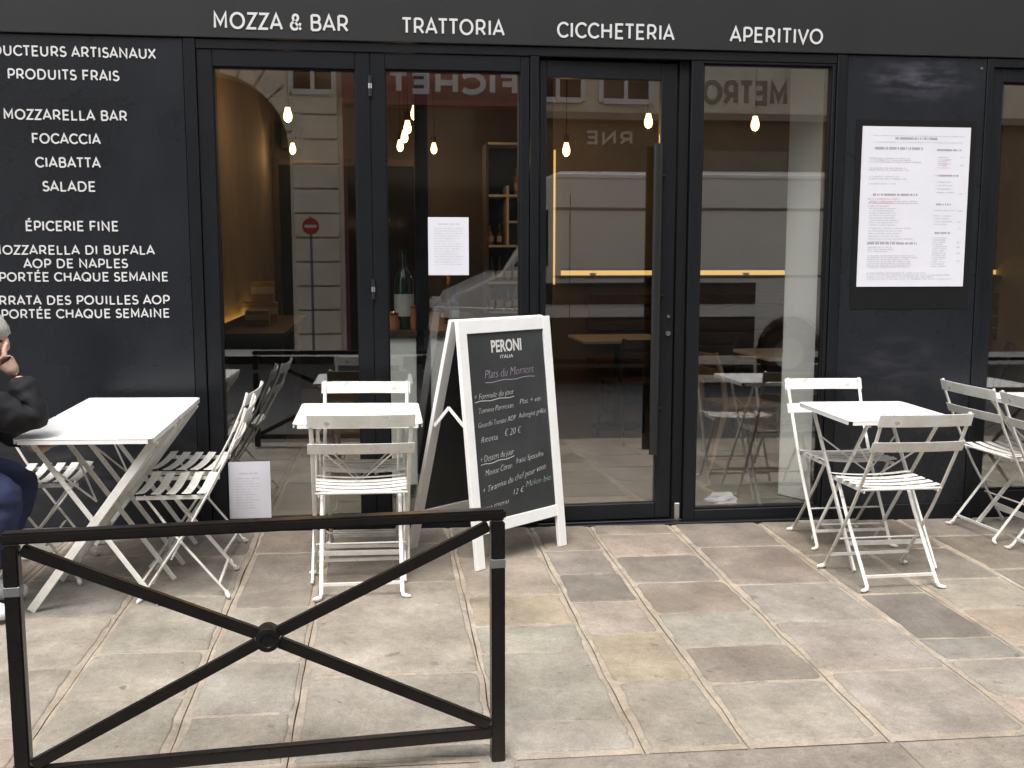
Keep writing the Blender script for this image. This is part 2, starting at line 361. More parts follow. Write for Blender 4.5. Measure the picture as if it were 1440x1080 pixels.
BEAR = {}
for c_ in 'BDEFHILMNPRUÉ': BEAR[c_] = [.17, .17]
for c_ in 'BDPR': BEAR[c_][1] = .10
for c_ in 'EFLÉ': BEAR[c_][1] = .06
for c_ in 'COQ': BEAR[c_] = [.08, .08]
for c_ in 'AVX': BEAR[c_] = [.02, .02]
for c_ in 'TZS&': BEAR[c_] = [.06, .06]
BEAR['T'] = [.03, .03]; BEAR['C'][1] = .05; BEAR['P'][1] = .03
TRACK = .14
def text_width(t, gap):
    w = 0
    for c in t: w += (0.50 if c == ' ' else GL[c][0] + sum(BEAR[c]) + TRACK)
    return w - TRACK - BEAR[t[-1]][1] - BEAR[t[0]][0]
def lettering(t, x0, x1, z, cap, y, parent, m, name='lettering', weight=.138, face=-1):
    # straight line of capitals between x0 and x1, baseline z, on the plane y, read from the side face
    mb = MB(); gap = .25; W = text_width(t, gap) + weight; sx = (x1 - x0) / W
    cx = weight / 2 - BEAR[t[0]][0]; q = 0
    for c in t:
        if c == ' ':
            cx += .50; mb.build(name, m, parent); mb = MB(); continue
        gw, sts = GL[c]; cx += BEAR[c][0]
        for st in sts:
            q += 1; dd = 0.0022 + 0.00025 * (q % 4)
            pts = [((cx + u) * sx / cap, weight / 2 + v * (1 - weight)) for u, v in st]
            def P(u, v, d):
                return (x0 + u * cap, y - d, z + v * cap) if face < 0 else (x1 - u * cap, y + d, z + v * cap)
            stroke(mb, pts, weight, dd, P)
        cx += gw + BEAR[c][1] + TRACK
    o = mb.build(name, m, parent); return o

def text_mesh(body, size, width=None, shear=0, thick=0.0006, offset=0, jitter=0, space=1.0):
    cu = bpy.data.curves.new('t', 'FONT'); cu.body = body; cu.size = size; cu.shear = shear; cu.extrude = thick; cu.offset = offset
    cu.resolution_u = 3; cu.space_character = space
    o = bpy.data.objects.new('t', cu); COL.objects.link(o)
    dg = bpy.context.evaluated_depsgraph_get(); me = bpy.data.meshes.new_from_object(o.evaluated_get(dg))
    bpy.data.objects.remove(o)
    if me.vertices:
        xs = [v.co.x for v in me.vertices]; a, b = min(xs), max(xs)
        k = width / (b - a) if width else 1
        for v in me.vertices:
            v.co.x = (v.co.x - a) * k
            if jitter:
                n = mnoise.noise_vector(Vector((v.co.x * 14, v.co.y * 6, hash(body) % 97)))
                v.co.y += n.y * jitter * 2.2; v.co.x += n.x * jitter
    return me

# ------------------------------------------------------------------ ground
KY = -2.470
def quad(name, x0, x1, y0, y1, dz, m, kind='structure', zf=GZ):
    b = MB(); b.add([(x0,y0,zf(x0,y0)+dz),(x1,y0,zf(x1,y0)+dz),(x1,y1,zf(x1,y1)+dz),(x0,y1,zf(x0,y1)+dz)], [(0,1,2,3)])
    return b.build(name, m, None, kind=kind)
quad('ground', -150, 150, -150, 150, 0, mat('far_ground', (0.06, 0.06, 0.06), 0.9), zf=lambda x, y: -0.9)
road = MB()
rz = lambda x: -0.013 * x - 0.135
NX = 12
for i in range(NX):
    xa, xb = -40 + i * 80 / NX, -40 + (i + 1) * 80 / NX
    road.add([(xa,-9.6,rz(xa)),(xb,-9.6,rz(xb)),(xb,KY-.28,rz(xb)),(xa,KY-.28,rz(xa))], [(0,1,2,3)])
road.build('road', M['asphalt'], None, kind='structure')
pave = empty('pavement', (0, 0, 0)); pave['kind'] = 'structure'
b = MB(); b.add([(x, y, GZ(x, y) + dz) for dz in (-.20, -.026) for (x, y) in ((-8, KY), (9, KY), (9, .3), (-8, .3))],
    [(0,3,2,1),(4,5,6,7),(0,1,5,4),(1,2,6,5),(2,3,7,6),(3,0,4,7)]); b.build('paving_bed', M['crack'], pave)

# strips of stones: x boundaries and joints (distance from the wall) as in the photograph
xb = [-4.35, -3.85, -3.42, -2.95, -2.42, -2.05, -1.55, -1.055, -.635, -.29, .324, .75, 1.068, 1.513, 2.0, 2.35, 2.80, 3.25, 3.72, 4.2, 4.65, 5.2]
joints = {
 -1.055: [-.42, -.98, -1.571, -1.965], -.635: [-.39, -1.141, -1.703, -2.104], -.29: [-.285, -.868, -1.84, -2.36],
 .324: [-.539, -1.081, -1.42, -1.698, -2.24], .75: [-.46, -.825, -1.182, -1.542, -1.98], 1.068: [-.2, -.564, -.966, -1.342, -1.69, -2.015],
 1.513: [-.45, -1.025, -1.48, -1.96], 2.0: [-.62, -1.186, -1.695, -1.896, -2.221], 2.35: [-.55, -1.02, -1.40, -1.78, -2.15], 2.80: [-.35, -.9, -1.5, -2.0]}
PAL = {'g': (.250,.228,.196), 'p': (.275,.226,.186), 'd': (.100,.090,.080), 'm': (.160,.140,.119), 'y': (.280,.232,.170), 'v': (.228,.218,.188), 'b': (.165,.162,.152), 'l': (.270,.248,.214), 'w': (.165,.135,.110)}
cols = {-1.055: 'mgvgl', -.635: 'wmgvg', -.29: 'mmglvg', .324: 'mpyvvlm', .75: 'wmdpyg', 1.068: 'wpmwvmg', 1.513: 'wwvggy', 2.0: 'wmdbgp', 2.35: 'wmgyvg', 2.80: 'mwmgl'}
def smooth_outline(pts, rc, n=3):
    out = []; k = len(pts)
    for i in range(k):
        p = Vector(pts[i]); a = Vector(pts[i-1]); c = Vector(pts[(i+1) % k])
        r = rc * random.uniform(.6, 1.7); p1 = p + (a - p).normalized() * min(r, (a-p).length*.4); p2 = p + (c - p).normalized() * min(r, (c-p).length*.4)
        for j in range(n + 1):
            t = j / n; out.append(((1-t)**2) * p1 + 2*t*(1-t) * p + t*t * p2)
        q1 = p2; q2 = c + (p - c).normalized() * min(rc, (p-c).length*.4)
        sd = random.uniform(0, 50); ns = 7
        for j in range(1, ns):
            m_ = q1.lerp(q2, j / ns); nrm = (c - p).normalized(); m_ += Vector((-nrm.y, nrm.x)) * (mnoise.noise(Vector((sd + j * .55, 0, 0))) * .011 + random.uniform(-.0016, .0016)); out.append(m_)
    return out
n_st = 0
mort = MB()
for i in range(len(xb) - 1):
    xa, xc = xb[i], xb[i+1]
    js = joints.get(xa)
    if js is None:
        js = []; y = -random.uniform(.25, .6)
        while y > -2.25: js.append(y); y -= random.uniform(.3, .62)
    ys = [-.012] + list(js) + [KY + .026]; cs = cols.get(xa, '')
    # the mortar of one strip, with wavy long edges so a dark crack stays open along each long joint
    NY = 46; rows = []
    for k in range(NY + 1):
        yy = -.004 + (KY + .004) * k / NY
        g0 = .0010 + .0022 * abs(mnoise.noise(Vector((xa * 3, yy * 2.2, 1)))) * 2; g1 = .0010 + .0022 * abs(mnoise.noise(Vector((xc * 3, yy * 2.2, 5)))) * 2
        w0 = .007 * mnoise.noise(Vector((xa * 9, yy * 5, 0))); w1 = .007 * mnoise.noise(Vector((xc * 9, yy * 5, 0)))
        rows.append((xa + w0 + g0, xc + w1 - g1, yy))
    base = len(mort.v)
    for (x0, x1, yy) in rows:
        for t in (0, .03, .97, 1):
            x = x0 + (x1 - x0) * t; z = GZ(x, yy) - (.0075 if t in (0, 1) else .0035) + .0012 * mnoise.noise(Vector((x * 20, yy * 20, 3))); mort.v.append((x, yy, z))
        mort.v.append((x0, yy, GZ(x0, yy) - .03)); mort.v.append((x1, yy, GZ(x1, yy) - .03))
    for k in range(NY):
        a = base + k * 6; c = a + 6
        for j in range(3): mort.f.append((a + j, a + j + 1, c + j + 1, c + j))
        mort.f.append((a + 4, a, c, c + 4)); mort.f.append((a + 3, a + 5, c + 5, c + 3))
    for k in range(len(ys) - 1):
        y1, y0 = ys[k], ys[k+1]
        mw = random.uniform(.014, .030)
        my = random.uniform(.004, .013)
        c = [(xa + mw, y0 + my), (xc - random.uniform(.014, .032), y0 + my + random.uniform(-.005, .005)),
             (xc - random.uniform(.014, .030), y1 - my), (xa + random.uniform(.014, .030), y1 - my + random.uniform(-.006, .006))]
        out = smooth_outline(c, random.choice((.008, .014, .022, .034)))
        s_ = MB(); cx = sum(p.x for p in out) / len(out); cy = sum(p.y for p in out) / len(out)
        nn = len(out); tilt_x, tilt_y = random.uniform(-.004, .004), random.uniform(-.003, .003); up = random.uniform(0, .0015)
        def zz(p, d): return GZ(p.x, p.y) + d + up + tilt_x * (p.x - cx) + tilt_y * (p.y - cy)
        ring = []
        for (sc, d) in ((0, -.020), (0, -.0030), (.007, -.0006), (.020, .0006)):
            for p in out:
                v = (p - Vector((cx, cy))); l = v.length; p2 = Vector((cx, cy)) + v * max(0, (l - sc) / l); s_.v.append((p2.x, p2.y, zz(p2, d)))
        for r_ in range(3):
            for q in range(nn):
                q2 = (q + 1) % nn; s_.f.append((r_*nn+q, r_*nn+q2, (r_+1)*nn+q2, (r_+1)*nn+q))
        s_.f.append(tuple(3*nn + q for q in range(nn)))
        o = s_.build('paving_stone', M['stone'], pave)
        for f in o.data.polygons: f.use_smooth = True
        bright = 1.12
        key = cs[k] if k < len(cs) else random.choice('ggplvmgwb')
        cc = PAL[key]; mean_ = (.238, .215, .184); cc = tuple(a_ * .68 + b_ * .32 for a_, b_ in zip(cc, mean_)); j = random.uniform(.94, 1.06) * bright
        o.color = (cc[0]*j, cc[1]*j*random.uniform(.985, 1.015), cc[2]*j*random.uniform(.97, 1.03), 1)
        n_st += 1
mort.build('mortar', M['mortar'], pave)
# kerb
kerb = empty('kerb', (0, 0, 0)); kerb['kind'] = 'structure'
x = -6.0
while x < 7.5:
    L_ = random.uniform(.8, 1.25); k_ = MB()
    xs = [x + .0012 + (L_ - .0024) * t for t in (0, .25, .5, .75, 1)]
    for xx in xs:
        for (yy, zz_) in ((KY - .0012, -.2), (KY - .0015, -.0045), (KY - .014, -.001), (KY - .27, -.002), (KY - .292, -.014), (KY - .30, -.25)):
            k_.v.append((xx, yy + .002 * mnoise.noise(Vector((xx * 9, yy, 0))), GZ(xx, KY) + .015 * (yy - KY) + zz_))
    for a in range(4):
        for c in range(5): k_.f.append((a*6+c, a*6+c+1, (a+1)*6+c+1, (a+1)*6+c))
    k_.f.append(tuple(range(6))); k_.f.append(tuple(24 + t for t in reversed(range(6))))
    o = k_.build('kerb_stone', M['kerb_stone'], kerb); j = random.uniform(.9, 1.12)
    o.color = (.250 * j, .222 * j, .192 * j, 1)
    x += L_

# ------------------------------------------------------------------ shop front
shop = empty('shopfront', (0, 0, 0), 0, 'black painted restaurant shopfront with glazed bays and white lettering', 'shopfront')
OX0, OX1, OZ = -.924, 2.416, 2.45           # opening of the main bay
W2 = 3.215                                  # left edge of the next bay
ZB = -.16
def box(name, x0, x1, y0, y1, z0, z1, m, parent=shop, bevel=.003):
    return MB().box(x0, x1, y0, y1, z0, z1).build(name, M[m], parent, bevel)
fz = 2.452
box('fascia_panel', -5, 6, -.012, .20, fz, 3.15, 'fascia_paint')
box('fascia_moulding', -5, 6, -.026, -.012, 3.04, 3.10, 'fascia_paint')
box('wall_panel', -5, OX0 - .012, 0, .16, ZB, fz - .004, 'facade_paint')
box('wall_panel', OX0 - .010, OX0 + .045, -.006, .16, ZB, fz - .004, 'frame_paint')
box('wall_panel', OX1 + .012, W2 - .012, 0, .16, ZB, fz - .004, 'facade_paint')
box('skirting', OX1 + .020, W2 - .020, -.014, 0, ZB, .045, 'frame_paint')
box('skirting', -5, OX0 - .03, -.014, 0, ZB, .06, 'frame_paint')
def window(name, x0, x1, z0, z1, gx0, gx1, gz0, gz1, yf=.006, yb=.085, pane=True):
    # frame pieces butt end to end round the pane
    f = MB()
    f.box(x0, gx0, yf, yb, z0, z1); f.box(gx1, x1, yf, yb, z0, z1)
    f.box(gx0, gx1, yf, yb, gz1, z1); f.box(gx0, gx1, yf, yb, z0, gz0)
    o = f.build(name, M['frame_paint'], shop, .003)
    g = MB()
    for (a, c, e, h) in ((gx0, gx0 + .008, gz0, gz1), (gx1 - .008, gx1, gz0, gz1), (gx0 + .008, gx1 - .008, gz1 - .008, gz1), (gx0 + .008, gx1 - .008, gz0, gz0 + .008)):
        g.box(a, c, yf + .012, yb - .012, e, h)
    g.build('gasket', M['gasket'], o)
    if pane: MB().box(gx0 + .002, gx1 - .002, yf + .026, yf + .032, gz0 + .002, gz1 - .002).build('glass_pane', M['glass'], o)
    return o
# head and jambs of the main bay
box('door_frame', OX0 + .047, OX1 - .047, -.001, .12, 2.4035, fz - .004, 'frame_paint')
box('wall_panel', OX1 - .045, OX1 + .010, -.006, .16, ZB, fz - .004, 'frame_paint')
hz = 2.402
w1 = window('folding_window', OX0 + .048, -.0455, ZB, hz, -.802, -.118, .06, 2.322)
w2 = window('folding_window', -.0445, .752, ZB, hz, .028, .706, .06, 2.326)
box('door_post', .756, .800, -.002, .12, ZB, hz, 'frame_paint')
w4 = window('fixed_window', 1.592, OX1 - .048, ZB, hz, 1.655, 2.350, .045, 2.390, yf=.003)
box('threshold', .80, 1.59, .01, .16, ZB, -.006, 'frame_paint')
box('sill', OX0 + .05, OX1 - .05, -.035, -.002, ZB, -.012, 'frame_paint')
box('astragal', -.0454, -.0446, .012, .08, ZB, hz, 'gasket', bevel=0)
box('door_stop', 1.536, 1.589, .03, .17, ZB, hz, 'gasket')
box('post_shoe', 1.545, 1.575, .008, .028, -.02, .085, 'steel')
box('door_stop', .806, 1.589, .075, .17, 2.345, 2.4025, 'gasket')
# hinges on the folding stile
for z in (2.24, 1.24, .30):
    h = MB(); h.tube([(-.045, -.002, z - .05), (-.045, -.002, z + .05)], .009, 10); h.build('hinge', M['black_metal'], w1)
    h = MB(); h.tube([(-.045, -.004, z - .012), (-.045, -.004, z + .012)], .010, 10); h.build('hinge_pin', M['steel'], w1)
# the door leaf, slightly ajar into the room
door = empty('door', (.806, .022, 0), R(1.2)); door.parent = shop
DL = .722
d = MB(); dz0, dz1 = .0, 2.390
d.box(0, .035, 0, .05, dz0, dz1); d.box(DL - .085, DL, 0, .05, dz0, dz1); d.box(.035, DL - .085, 0, .05, 2.305, dz1); d.box(.035, DL - .085, 0, .05, dz0, .085)
d.build('door_frame', M['frame_paint'], door, .003)
MB().box(.036, DL - .086, .020, .026, .086, 2.304).build('glass_pane', M['glass'], door)
h = MB(); h.tube([(DL - .112, -.050, .36), (DL - .112, -.050, 1.98)], .024, 14, flat=.6)
for z in (.6, 1.2, 1.82): h.tube([(DL - .112, -.050, z), (DL - .06, -.002, z)], .007, 8)
h.build('door_handle', M['black_metal'], door, smooth=True)
h = MB(); h.tube([(DL - .03, -.012, 1.0), (DL - .03, 0, 1.0)], .013, 12); h.build('lock', M['steel'], door)
h = MB(); h.tube([(DL - .03, -.010, 1.09), (DL - .03, 0, 1.09)], .008, 12); h.build('lock', M['steel'], door)
# next bay at the right edge
w5 = window('fixed_window', W2 + .03, 4.7, ZB, 2.40, W2 + .095, 4.62, .10, 2.33, yf=.012)
box('door_frame', W2 - .010, W2 + .028, -.006, .12, ZB, fz - .004, 'frame_paint')
box('door_frame', W2 + .030, 4.74, -.004, .12, 2.403, fz - .004, 'frame_paint')
box('wall_panel', 4.75, 6, 0, .16, ZB, fz - .004, 'facade_paint')
b_ = MB(); b_.tube([(3.17, -.006, 2.395), (3.17, 0, 2.395)], .007, 8); b_.build('screw', M['steel'], shop)
# lettering
yl = -.013
lettering('MOZZA & BAR', -.783, -.146, 2.492, .080, yl, shop, M['letter_white'])
lettering('TRATTORIA', .114, .622, 2.492, .078, yl, shop, M['letter_white'])
lettering('CICCHETERIA', .888, 1.490, 2.492, .078, yl, shop, M['letter_white'])
lettering('APERITIVO', 1.782, 2.278, 2.493, .078, yl, shop, M['letter_white'])
yl = -.0005
for (t, x0, x1, z, cap) in (
    ('PRODUCTEURS ARTISANAUX', -1.937, -1.062, 2.345, .050), ('PRODUITS FRAIS', -1.742, -1.236, 2.238, .050),
    ('MOZZARELLA BAR', -1.771, -1.208, 2.051, .050), ('FOCACCIA', -1.649, -1.335, 1.940, .050), ('CIABATTA', -1.641, -1.340, 1.828, .050),
    ('SALADE', -1.615, -1.369, 1.715, .050), ('ÉPICERIE FINE', -1.700, -1.271, 1.526, .050),
    ('MOZZARELLA DI BUFALA', -1.862, -1.105, 1.413, .046), ('AOP DE NAPLES', -1.722, -1.235, 1.348, .046),
    ('IMPORTÉE CHAQUE SEMAINE', -1.903, -1.046, 1.283, .046), ('BURRATA DES POUILLES AOP', -1.93, -1.043, 1.170, .046),
    ('IMPORTÉE CHAQUE SEMAINE', -1.903, -1.046, 1.104, .046)):
    lettering(t, x0, x1, z, cap, yl, shop, M['letter_white'], weight=.150)

# building above the shop (out of the frame, shades the pavement as it would)
up = empty('building', (0, 0, 0), 0, 'pale stone building rising above the black shopfront', 'building')
MB().box(-9, 10, .21, 7, 3.16, 12).build('wall', M['limestone'], up)
MB().box(-9, 10, -.10, .205, 3.16, 3.30).build('cornice', M['limestone'], up, .01)
MB().box(-9, -5.01, 0, 7, ZB, 3.155).build('wall', M['limestone'], up)
MB().box(6.01, 10, 0, 7, ZB, 3.155).build('wall', M['limestone'], up)
for fl in range(2):
    for i in range(7):
        x0 = -7.6 + i * 2.5; z0 = 4.2 + fl * 3.6
        w = MB(); w.box(x0, x0 + 1.1, .15, .208, z0, z0 + 2.1); wo_ = w.build('window', M['window_dark'], up)
        f = MB(); f.box(x0 - .06, x0, .12, .206, z0, z0 + 2.1); f.box(x0 + 1.1, x0 + 1.16, .12, .206, z0, z0 + 2.1); f.box(x0 + .52, x0 + .58, .12, .149, z0, z0 + 2.1); f.build('window_frame', M['letter_white'], wo_)

# ------------------------------------------------------------------ papers on the glass and wall
def paper(name, label, w, h, th=.0008):
    t = empty(name, (0, 0, 0), 0, label, 'poster'); MB().box(0, w, -th, 0, 0, h).build('sheet', M['paper'], t); return t
def print_rows(parent, rows, m, y=-.0012, name='printed_text'):
    mb = MB()
    for (x0, x1, z, hh) in rows:
        x = x0
        while x < x1:
            w = random.uniform(.002, .0055); w = min(w, x1 - x)
            mb.add([(x, y, z), (x + w, y, z), (x + w, y, z + hh), (x, y, z + hh)], [(0,1,2,3)]); x += w + (.0011 if random.random() < .8 else .006)
    return mb.build(name, M[m], parent, kind='stuff')
box('poster_backing', 2.487, 3.160, -.0032, -.0008, 1.125, 2.120, 'gasket', bevel=0)
poster = paper('menu_poster', 'large white printed menu sheet on the black wall right of the glass bay', .607, .842, .003)
poster.location = (2.520, -.0036, 1.244)
PY = -.0036
W_, H_ = .607, .842
def px(u): return u / 680 * W_ * 1.0
def pz(v): return H_ - (v) / 1010 * H_
rows_d = [(px(205), px(470), pz(80), .012)]
rows_d += [(px(80), px(380), pz(143), .013), (px(80), px(360), pz(432), .011), (px(470), px(625), pz(148), .010), (px(470), px(615), pz(308), .009), (px(480), px(575), pz(490), .009), (px(480), px(580), pz(672), .010), (px(55), px(370), pz(740), .011)]
rows_f = [(px(70), px(640), pz(58), .0025), (px(70), px(640), pz(98), .0025)]
for (v0, v1, x0, x1, st) in ((200, 225, 50, 390, 12), (262, 285, 50, 330, 12), (315, 335, 50, 300, 14), (360, 372, 50, 240, 14), (470, 482, 60, 400, 12), (515, 620, 60, 280, 15), (640, 725, 60, 350, 17), (760, 790, 60, 230, 14),
                             (815, 890, 60, 400, 12), (190, 250, 480, 560, 26), (345, 420, 480, 600, 22), (525, 540, 470, 620, 16), (560, 620, 470, 600, 18), (700, 890, 470, 570, 14), (925, 970, 60, 620, 13)):
    v = v0
    while v <= v1:
        rows_f.append((px(x0), px(x1 - random.uniform(0, .35) * (x1 - x0)), pz(v), .0045)); v += st
for v in (190, 240, 420, 530, 600, 640, 730, 760, 800, 850): rows_f.append((px(625), px(650), pz(v), .006))
o1 = print_rows(poster, rows_d, 'ink', PY); o2 = print_rows(poster, rows_f, 'ink_faint', PY - .0002)
o3 = print_rows(poster, [(px(50), px(250), pz(455), .006), (px(50), px(210), pz(480), .006), (px(50), px(190), pz(500), .006), (px(480), px(560), pz(205), .005), (px(480), px(560), pz(230), .005), (px(470), px(560), pz(255), .004)], 'ink_red', PY - .0004)
notice = paper('door_notice', 'small white typed notice taped inside the glass beside the chalkboard', .207, .293)
notice.location = (.235, .030, 1.310)
print_rows(notice, [(.05, .16, .255, .007)] + [(.03, .18 - random.uniform(0, .05), .235 - i * .013, .004) for i in range(15)], 'ink_faint')
low = paper('floor_notice', 'white printed sheet standing low behind the glass near the floor', .215, .30)
low.location = (-.80, .030, .064)
print_rows(low, [(.06, .15, .235, .008)] + [(.04, .17 - random.uniform(0, .06), .21 - i * .014, .005) for i in range(12)], 'ink_faint')

# ------------------------------------------------------------------ furniture
def make_chair(label, group):
    t = empty('bistro_chair', (0, 0, 0), 0, label, 'chair', group); m = M['chair_white']
    XO, XI = .195, .168
    post = lambda s: [(s*XO*1.02, -.262, .800), (s*XO*1.02, -.243, .735), (s*XO, -.185, .600), (s*XO, -.115, .465), (s*XO, -.040, .330), (s*XO, .165, .022)]
    for s in (-1, 1):
        b = MB(); pts = post(s)
        for i in range(len(pts) - 1): b.bar(pts[i], pts[i+1], .020, .009, up=(1, 0, 0)) if False else None
        b.tube(pts, .0088, 8, flat=.62); b.build('back_leg', m, t, smooth=True)
        b = MB(); b.tube([(s*XI, .150, .438), (s*XI, .05, .290), (s*XI, -.165, .022)], .0088, 8, flat=.62); b.build('front_leg', m, t, smooth=True)
        for (xx, yy) in ((s*XO, .165), (s*XI, -.165)):
            b = MB(); b.tube([(xx, yy, .026), (xx + s*.004, yy + (.006 if yy > 0 else -.006), .012), (xx + s*.020, yy + (.012 if yy > 0 else -.012), .008), (xx + s*.034, yy + (.014 if yy > 0 else -.014), .008)], [.0085, .0095, .009, .005], 8); b.build('foot', m, t, smooth=True)
    for (z0, z1, ya, yb_) in ((.740, .795, -.247, -.264), (.624, .670, -.199, -.219)):
        b = MB(); n = 8
        for i in range(n + 1):
            u = -1 + 2 * i / n; x = u * .215; c = .014 * (1 - u * u)
            b.v += [(x, ya - c, z0), (x, yb_ - c, z1), (x, yb_ - c - .005, z1), (x, ya - c - .005, z0)]
        for i in range(n):
            a = i * 4
            for k in range(4): b.f.append((a + k, a + (k+1) % 4, a + 4 + (k+1) % 4, a + 4 + k))
        b.f += [(0, 1, 2, 3), (n*4+3, n*4+2, n*4+1, n*4)]; b.build('back_slat', m, t, .0015)
    for k in range(5):
        y = .160 - k * .0600; b = MB(); n = 6; zc = .440 + (.006 if k in (0,) else 0)
        for i in range(n + 1):
            u = -1 + 2 * i / n; x = u * .195; z = zc + .012 * u * u
            b.v += [(x, y - .0185, z), (x, y + .0185, z - (.004 if k == 0 else 0)), (x, y + .0185, z - .004 - (.004 if k == 0 else 0)), (x, y - .0185, z - .004)]
        for i in range(n):
            a = i * 4
            for q in range(4): b.f.append((a + q, a + (q+1) % 4, a + 4 + (q+1) % 4, a + 4 + q))
        b.f += [(0, 1, 2, 3), (n*4+3, n*4+2, n*4+1, n*4)]; b.build('seat_slat', m, t, .0015)
    for s in (-1, 1):
        b = MB(); b.bar((s*.176, .18, .430), (s*.176, -.110, .430), .006, .016); b.build('seat_rail', m, t)
    b = MB(); b.tube([(-XO, -.103, .436), (XO, -.103, .436)], .006, 8)
    b.build('seat_pivot', m, t)
    b = MB(); b.bar((-XI, -.140, .056), (XI, -.140, .056), .010, .012); b.build('stretcher', m, t)
    b = MB(); b.bar((-XO, .120, .080), (XO, .120, .080), .006, .014); b.build('stretcher', m, t)
    b = MB(); b.tube([(-XO, .045, .176), (XO, .045, .176)], .0045, 6); b.build('stretcher', m, t)
    return t
def place(t, x, y, deg, first=False, label=None, group=None):
    o = t if first else copy_tree(t)
    o.location = (x, y, GZ(x, y) + .0015)
    up = Vector((.013, -.015, 1)).normalized(); q = Vector((0, 0, 1)).rotation_difference(up)
    o.rotation_euler = (q @ Matrix.Rotation(R(deg), 3, 'Z').to_quaternion()).to_euler()
    if label: o['label'] = label
    if group: o['group'] = group
    return o
GC = 'white folding bistro chairs on the pavement'
ch = make_chair('white folding chair in front of the centre table, its back to the street', GC)
place(ch, -.108, -.905, 1.5, first=True)
place(ch, -.096, -.465, 180, label='white folding chair behind the centre table, tucked in against the glass')
place(ch, -.838, -.835, 90 + 2, label='nearer of the two side-on white chairs right of the left tables')
place(ch, -.868, -.385, 90 - 3, label='farther of the two side-on white chairs right of the left tables')
place(ch, -1.500, -.600, -90 + 5, label='white folding chair beside the seated person, nearer the lettered wall')
place(ch, -1.790, -1.130, -90, label='white folding chair under the seated person at the left edge')
place(ch, 2.232, -.985, 3, label='white folding chair in front of the right table, its back to the street')
place(ch, 2.302, -.370, 182, label='white folding chair with its back to the glass, behind the right table')
place(ch, 3.225, -.315, -90 + 6, label='angled white chair below the menu poster, left of the table at the edge')
place(ch, 3.270, -.780, -90 + 4, label='white chair cut off by the right edge of the photo')

def make_table(label, group, w, dpt, broad):
    t = empty('bistro_table', (0, 0, 0), 0, label, 'table', group); m = M['chair_white']
    # frames cross in the local x direction; top w (x) by dpt (y)
    b = MB(); c = .022; X, Y = w / 2, dpt / 2
    poly = []
    for (sx, sy, a0) in ((1, 1, 0), (-1, 1, 90), (-1, -1, 180), (1, -1, 270)):
        for k in range(5): a = R(a0 + 90 * k / 4); poly.append((sx * (X - c) + c * math.cos(a), sy * (Y - c) + c * math.sin(a)))
    b.prism(poly, .706, .712, 'z'); b.build('table_top', M['table_white'], t, .002)
    r = MB()
    for s in (-1, 1):
        r.box(-X + .02, X - .02, s*(Y - .004) - .003, s*(Y - .004) + .003, .690, .7055)
        r.box(s*(X - .004) - .003, s*(X - .004) + .003, -Y + .02, Y - .02, .690, .7055)
    r.build('rim', M['table_white'], t)
    yo, yi = Y - .075, Y - .105
    for s in (-1, 1):
        b = MB(); b.bar((X - .01, s*yo, .690), (-X + .015, s*yo, .006), .011 if not broad else .012, .022 if not broad else .033, up=(0, 0, 1)); b.build('leg', m, t, .002)
        b = MB(); b.bar((-X + .03, s*yi, .690), (X - .02, s*yi, .006), .009, .020, up=(0, 0, 1)); b.build('leg', m, t, .002)
        b = MB(); b.box(-X + .02, X - .02, s*yi*.96 - .004, s*yi*.96 + .004, .676, .6895); b.build('top_rail', m, t)
    tt = lambda z, a: (a * (-X + .015) + a * 0, z)
    fx = lambda z: (-X + .015) + (2 * X - .025) * (z - .006) / .684          # frame 1 x at height z
    gx = lambda z: (X - .02) - (2 * X - .05) * (z - .006) / .684             # frame 2 x at height z
    b = MB(); b.bar((fx(.115), -yo, .115), (fx(.115), yo, .115), .005, .022); b.build('stretcher', m, t)
    b = MB(); b.tube([(gx(.10), -yi, .10), (gx(.10), yi, .10)], .005, 6); b.build('stretcher', m, t)
    b = MB(); b.tube([(gx(.58), -yi, .58), (gx(.40), 0, .40), (gx(.58), yi, .58)], .0045, 6); b.build('brace', m, t)
    b = MB(); b.tube([(fx(.56), -yo, .56), (fx(.40), 0, .40), (fx(.56), yo, .56)], .0045, 6); b.build('brace', m, t)
    return t
GT = 'white folding bistro tables on the pavement'
tb = make_table('nearer white table of the left pair, where the seated person leans', GT, .52, .532, True)
place(tb, -1.157, -.935, 0, first=True)
place(tb, -1.157, -.4015, 0, label='farther white table of the left pair, close to the lettered wall')
tc_ = make_table('white square folding table between two chairs left of the chalkboard', GT, .56, .55, False)
place(tc_, -.120, -.620, 90, first=True)
place(tc_, 2.330, -.640, 91, label='white square folding table below the left side of the menu poster')
place(tc_, 3.470, -.340, 1, label='white table top cut off by the right edge of the photo')

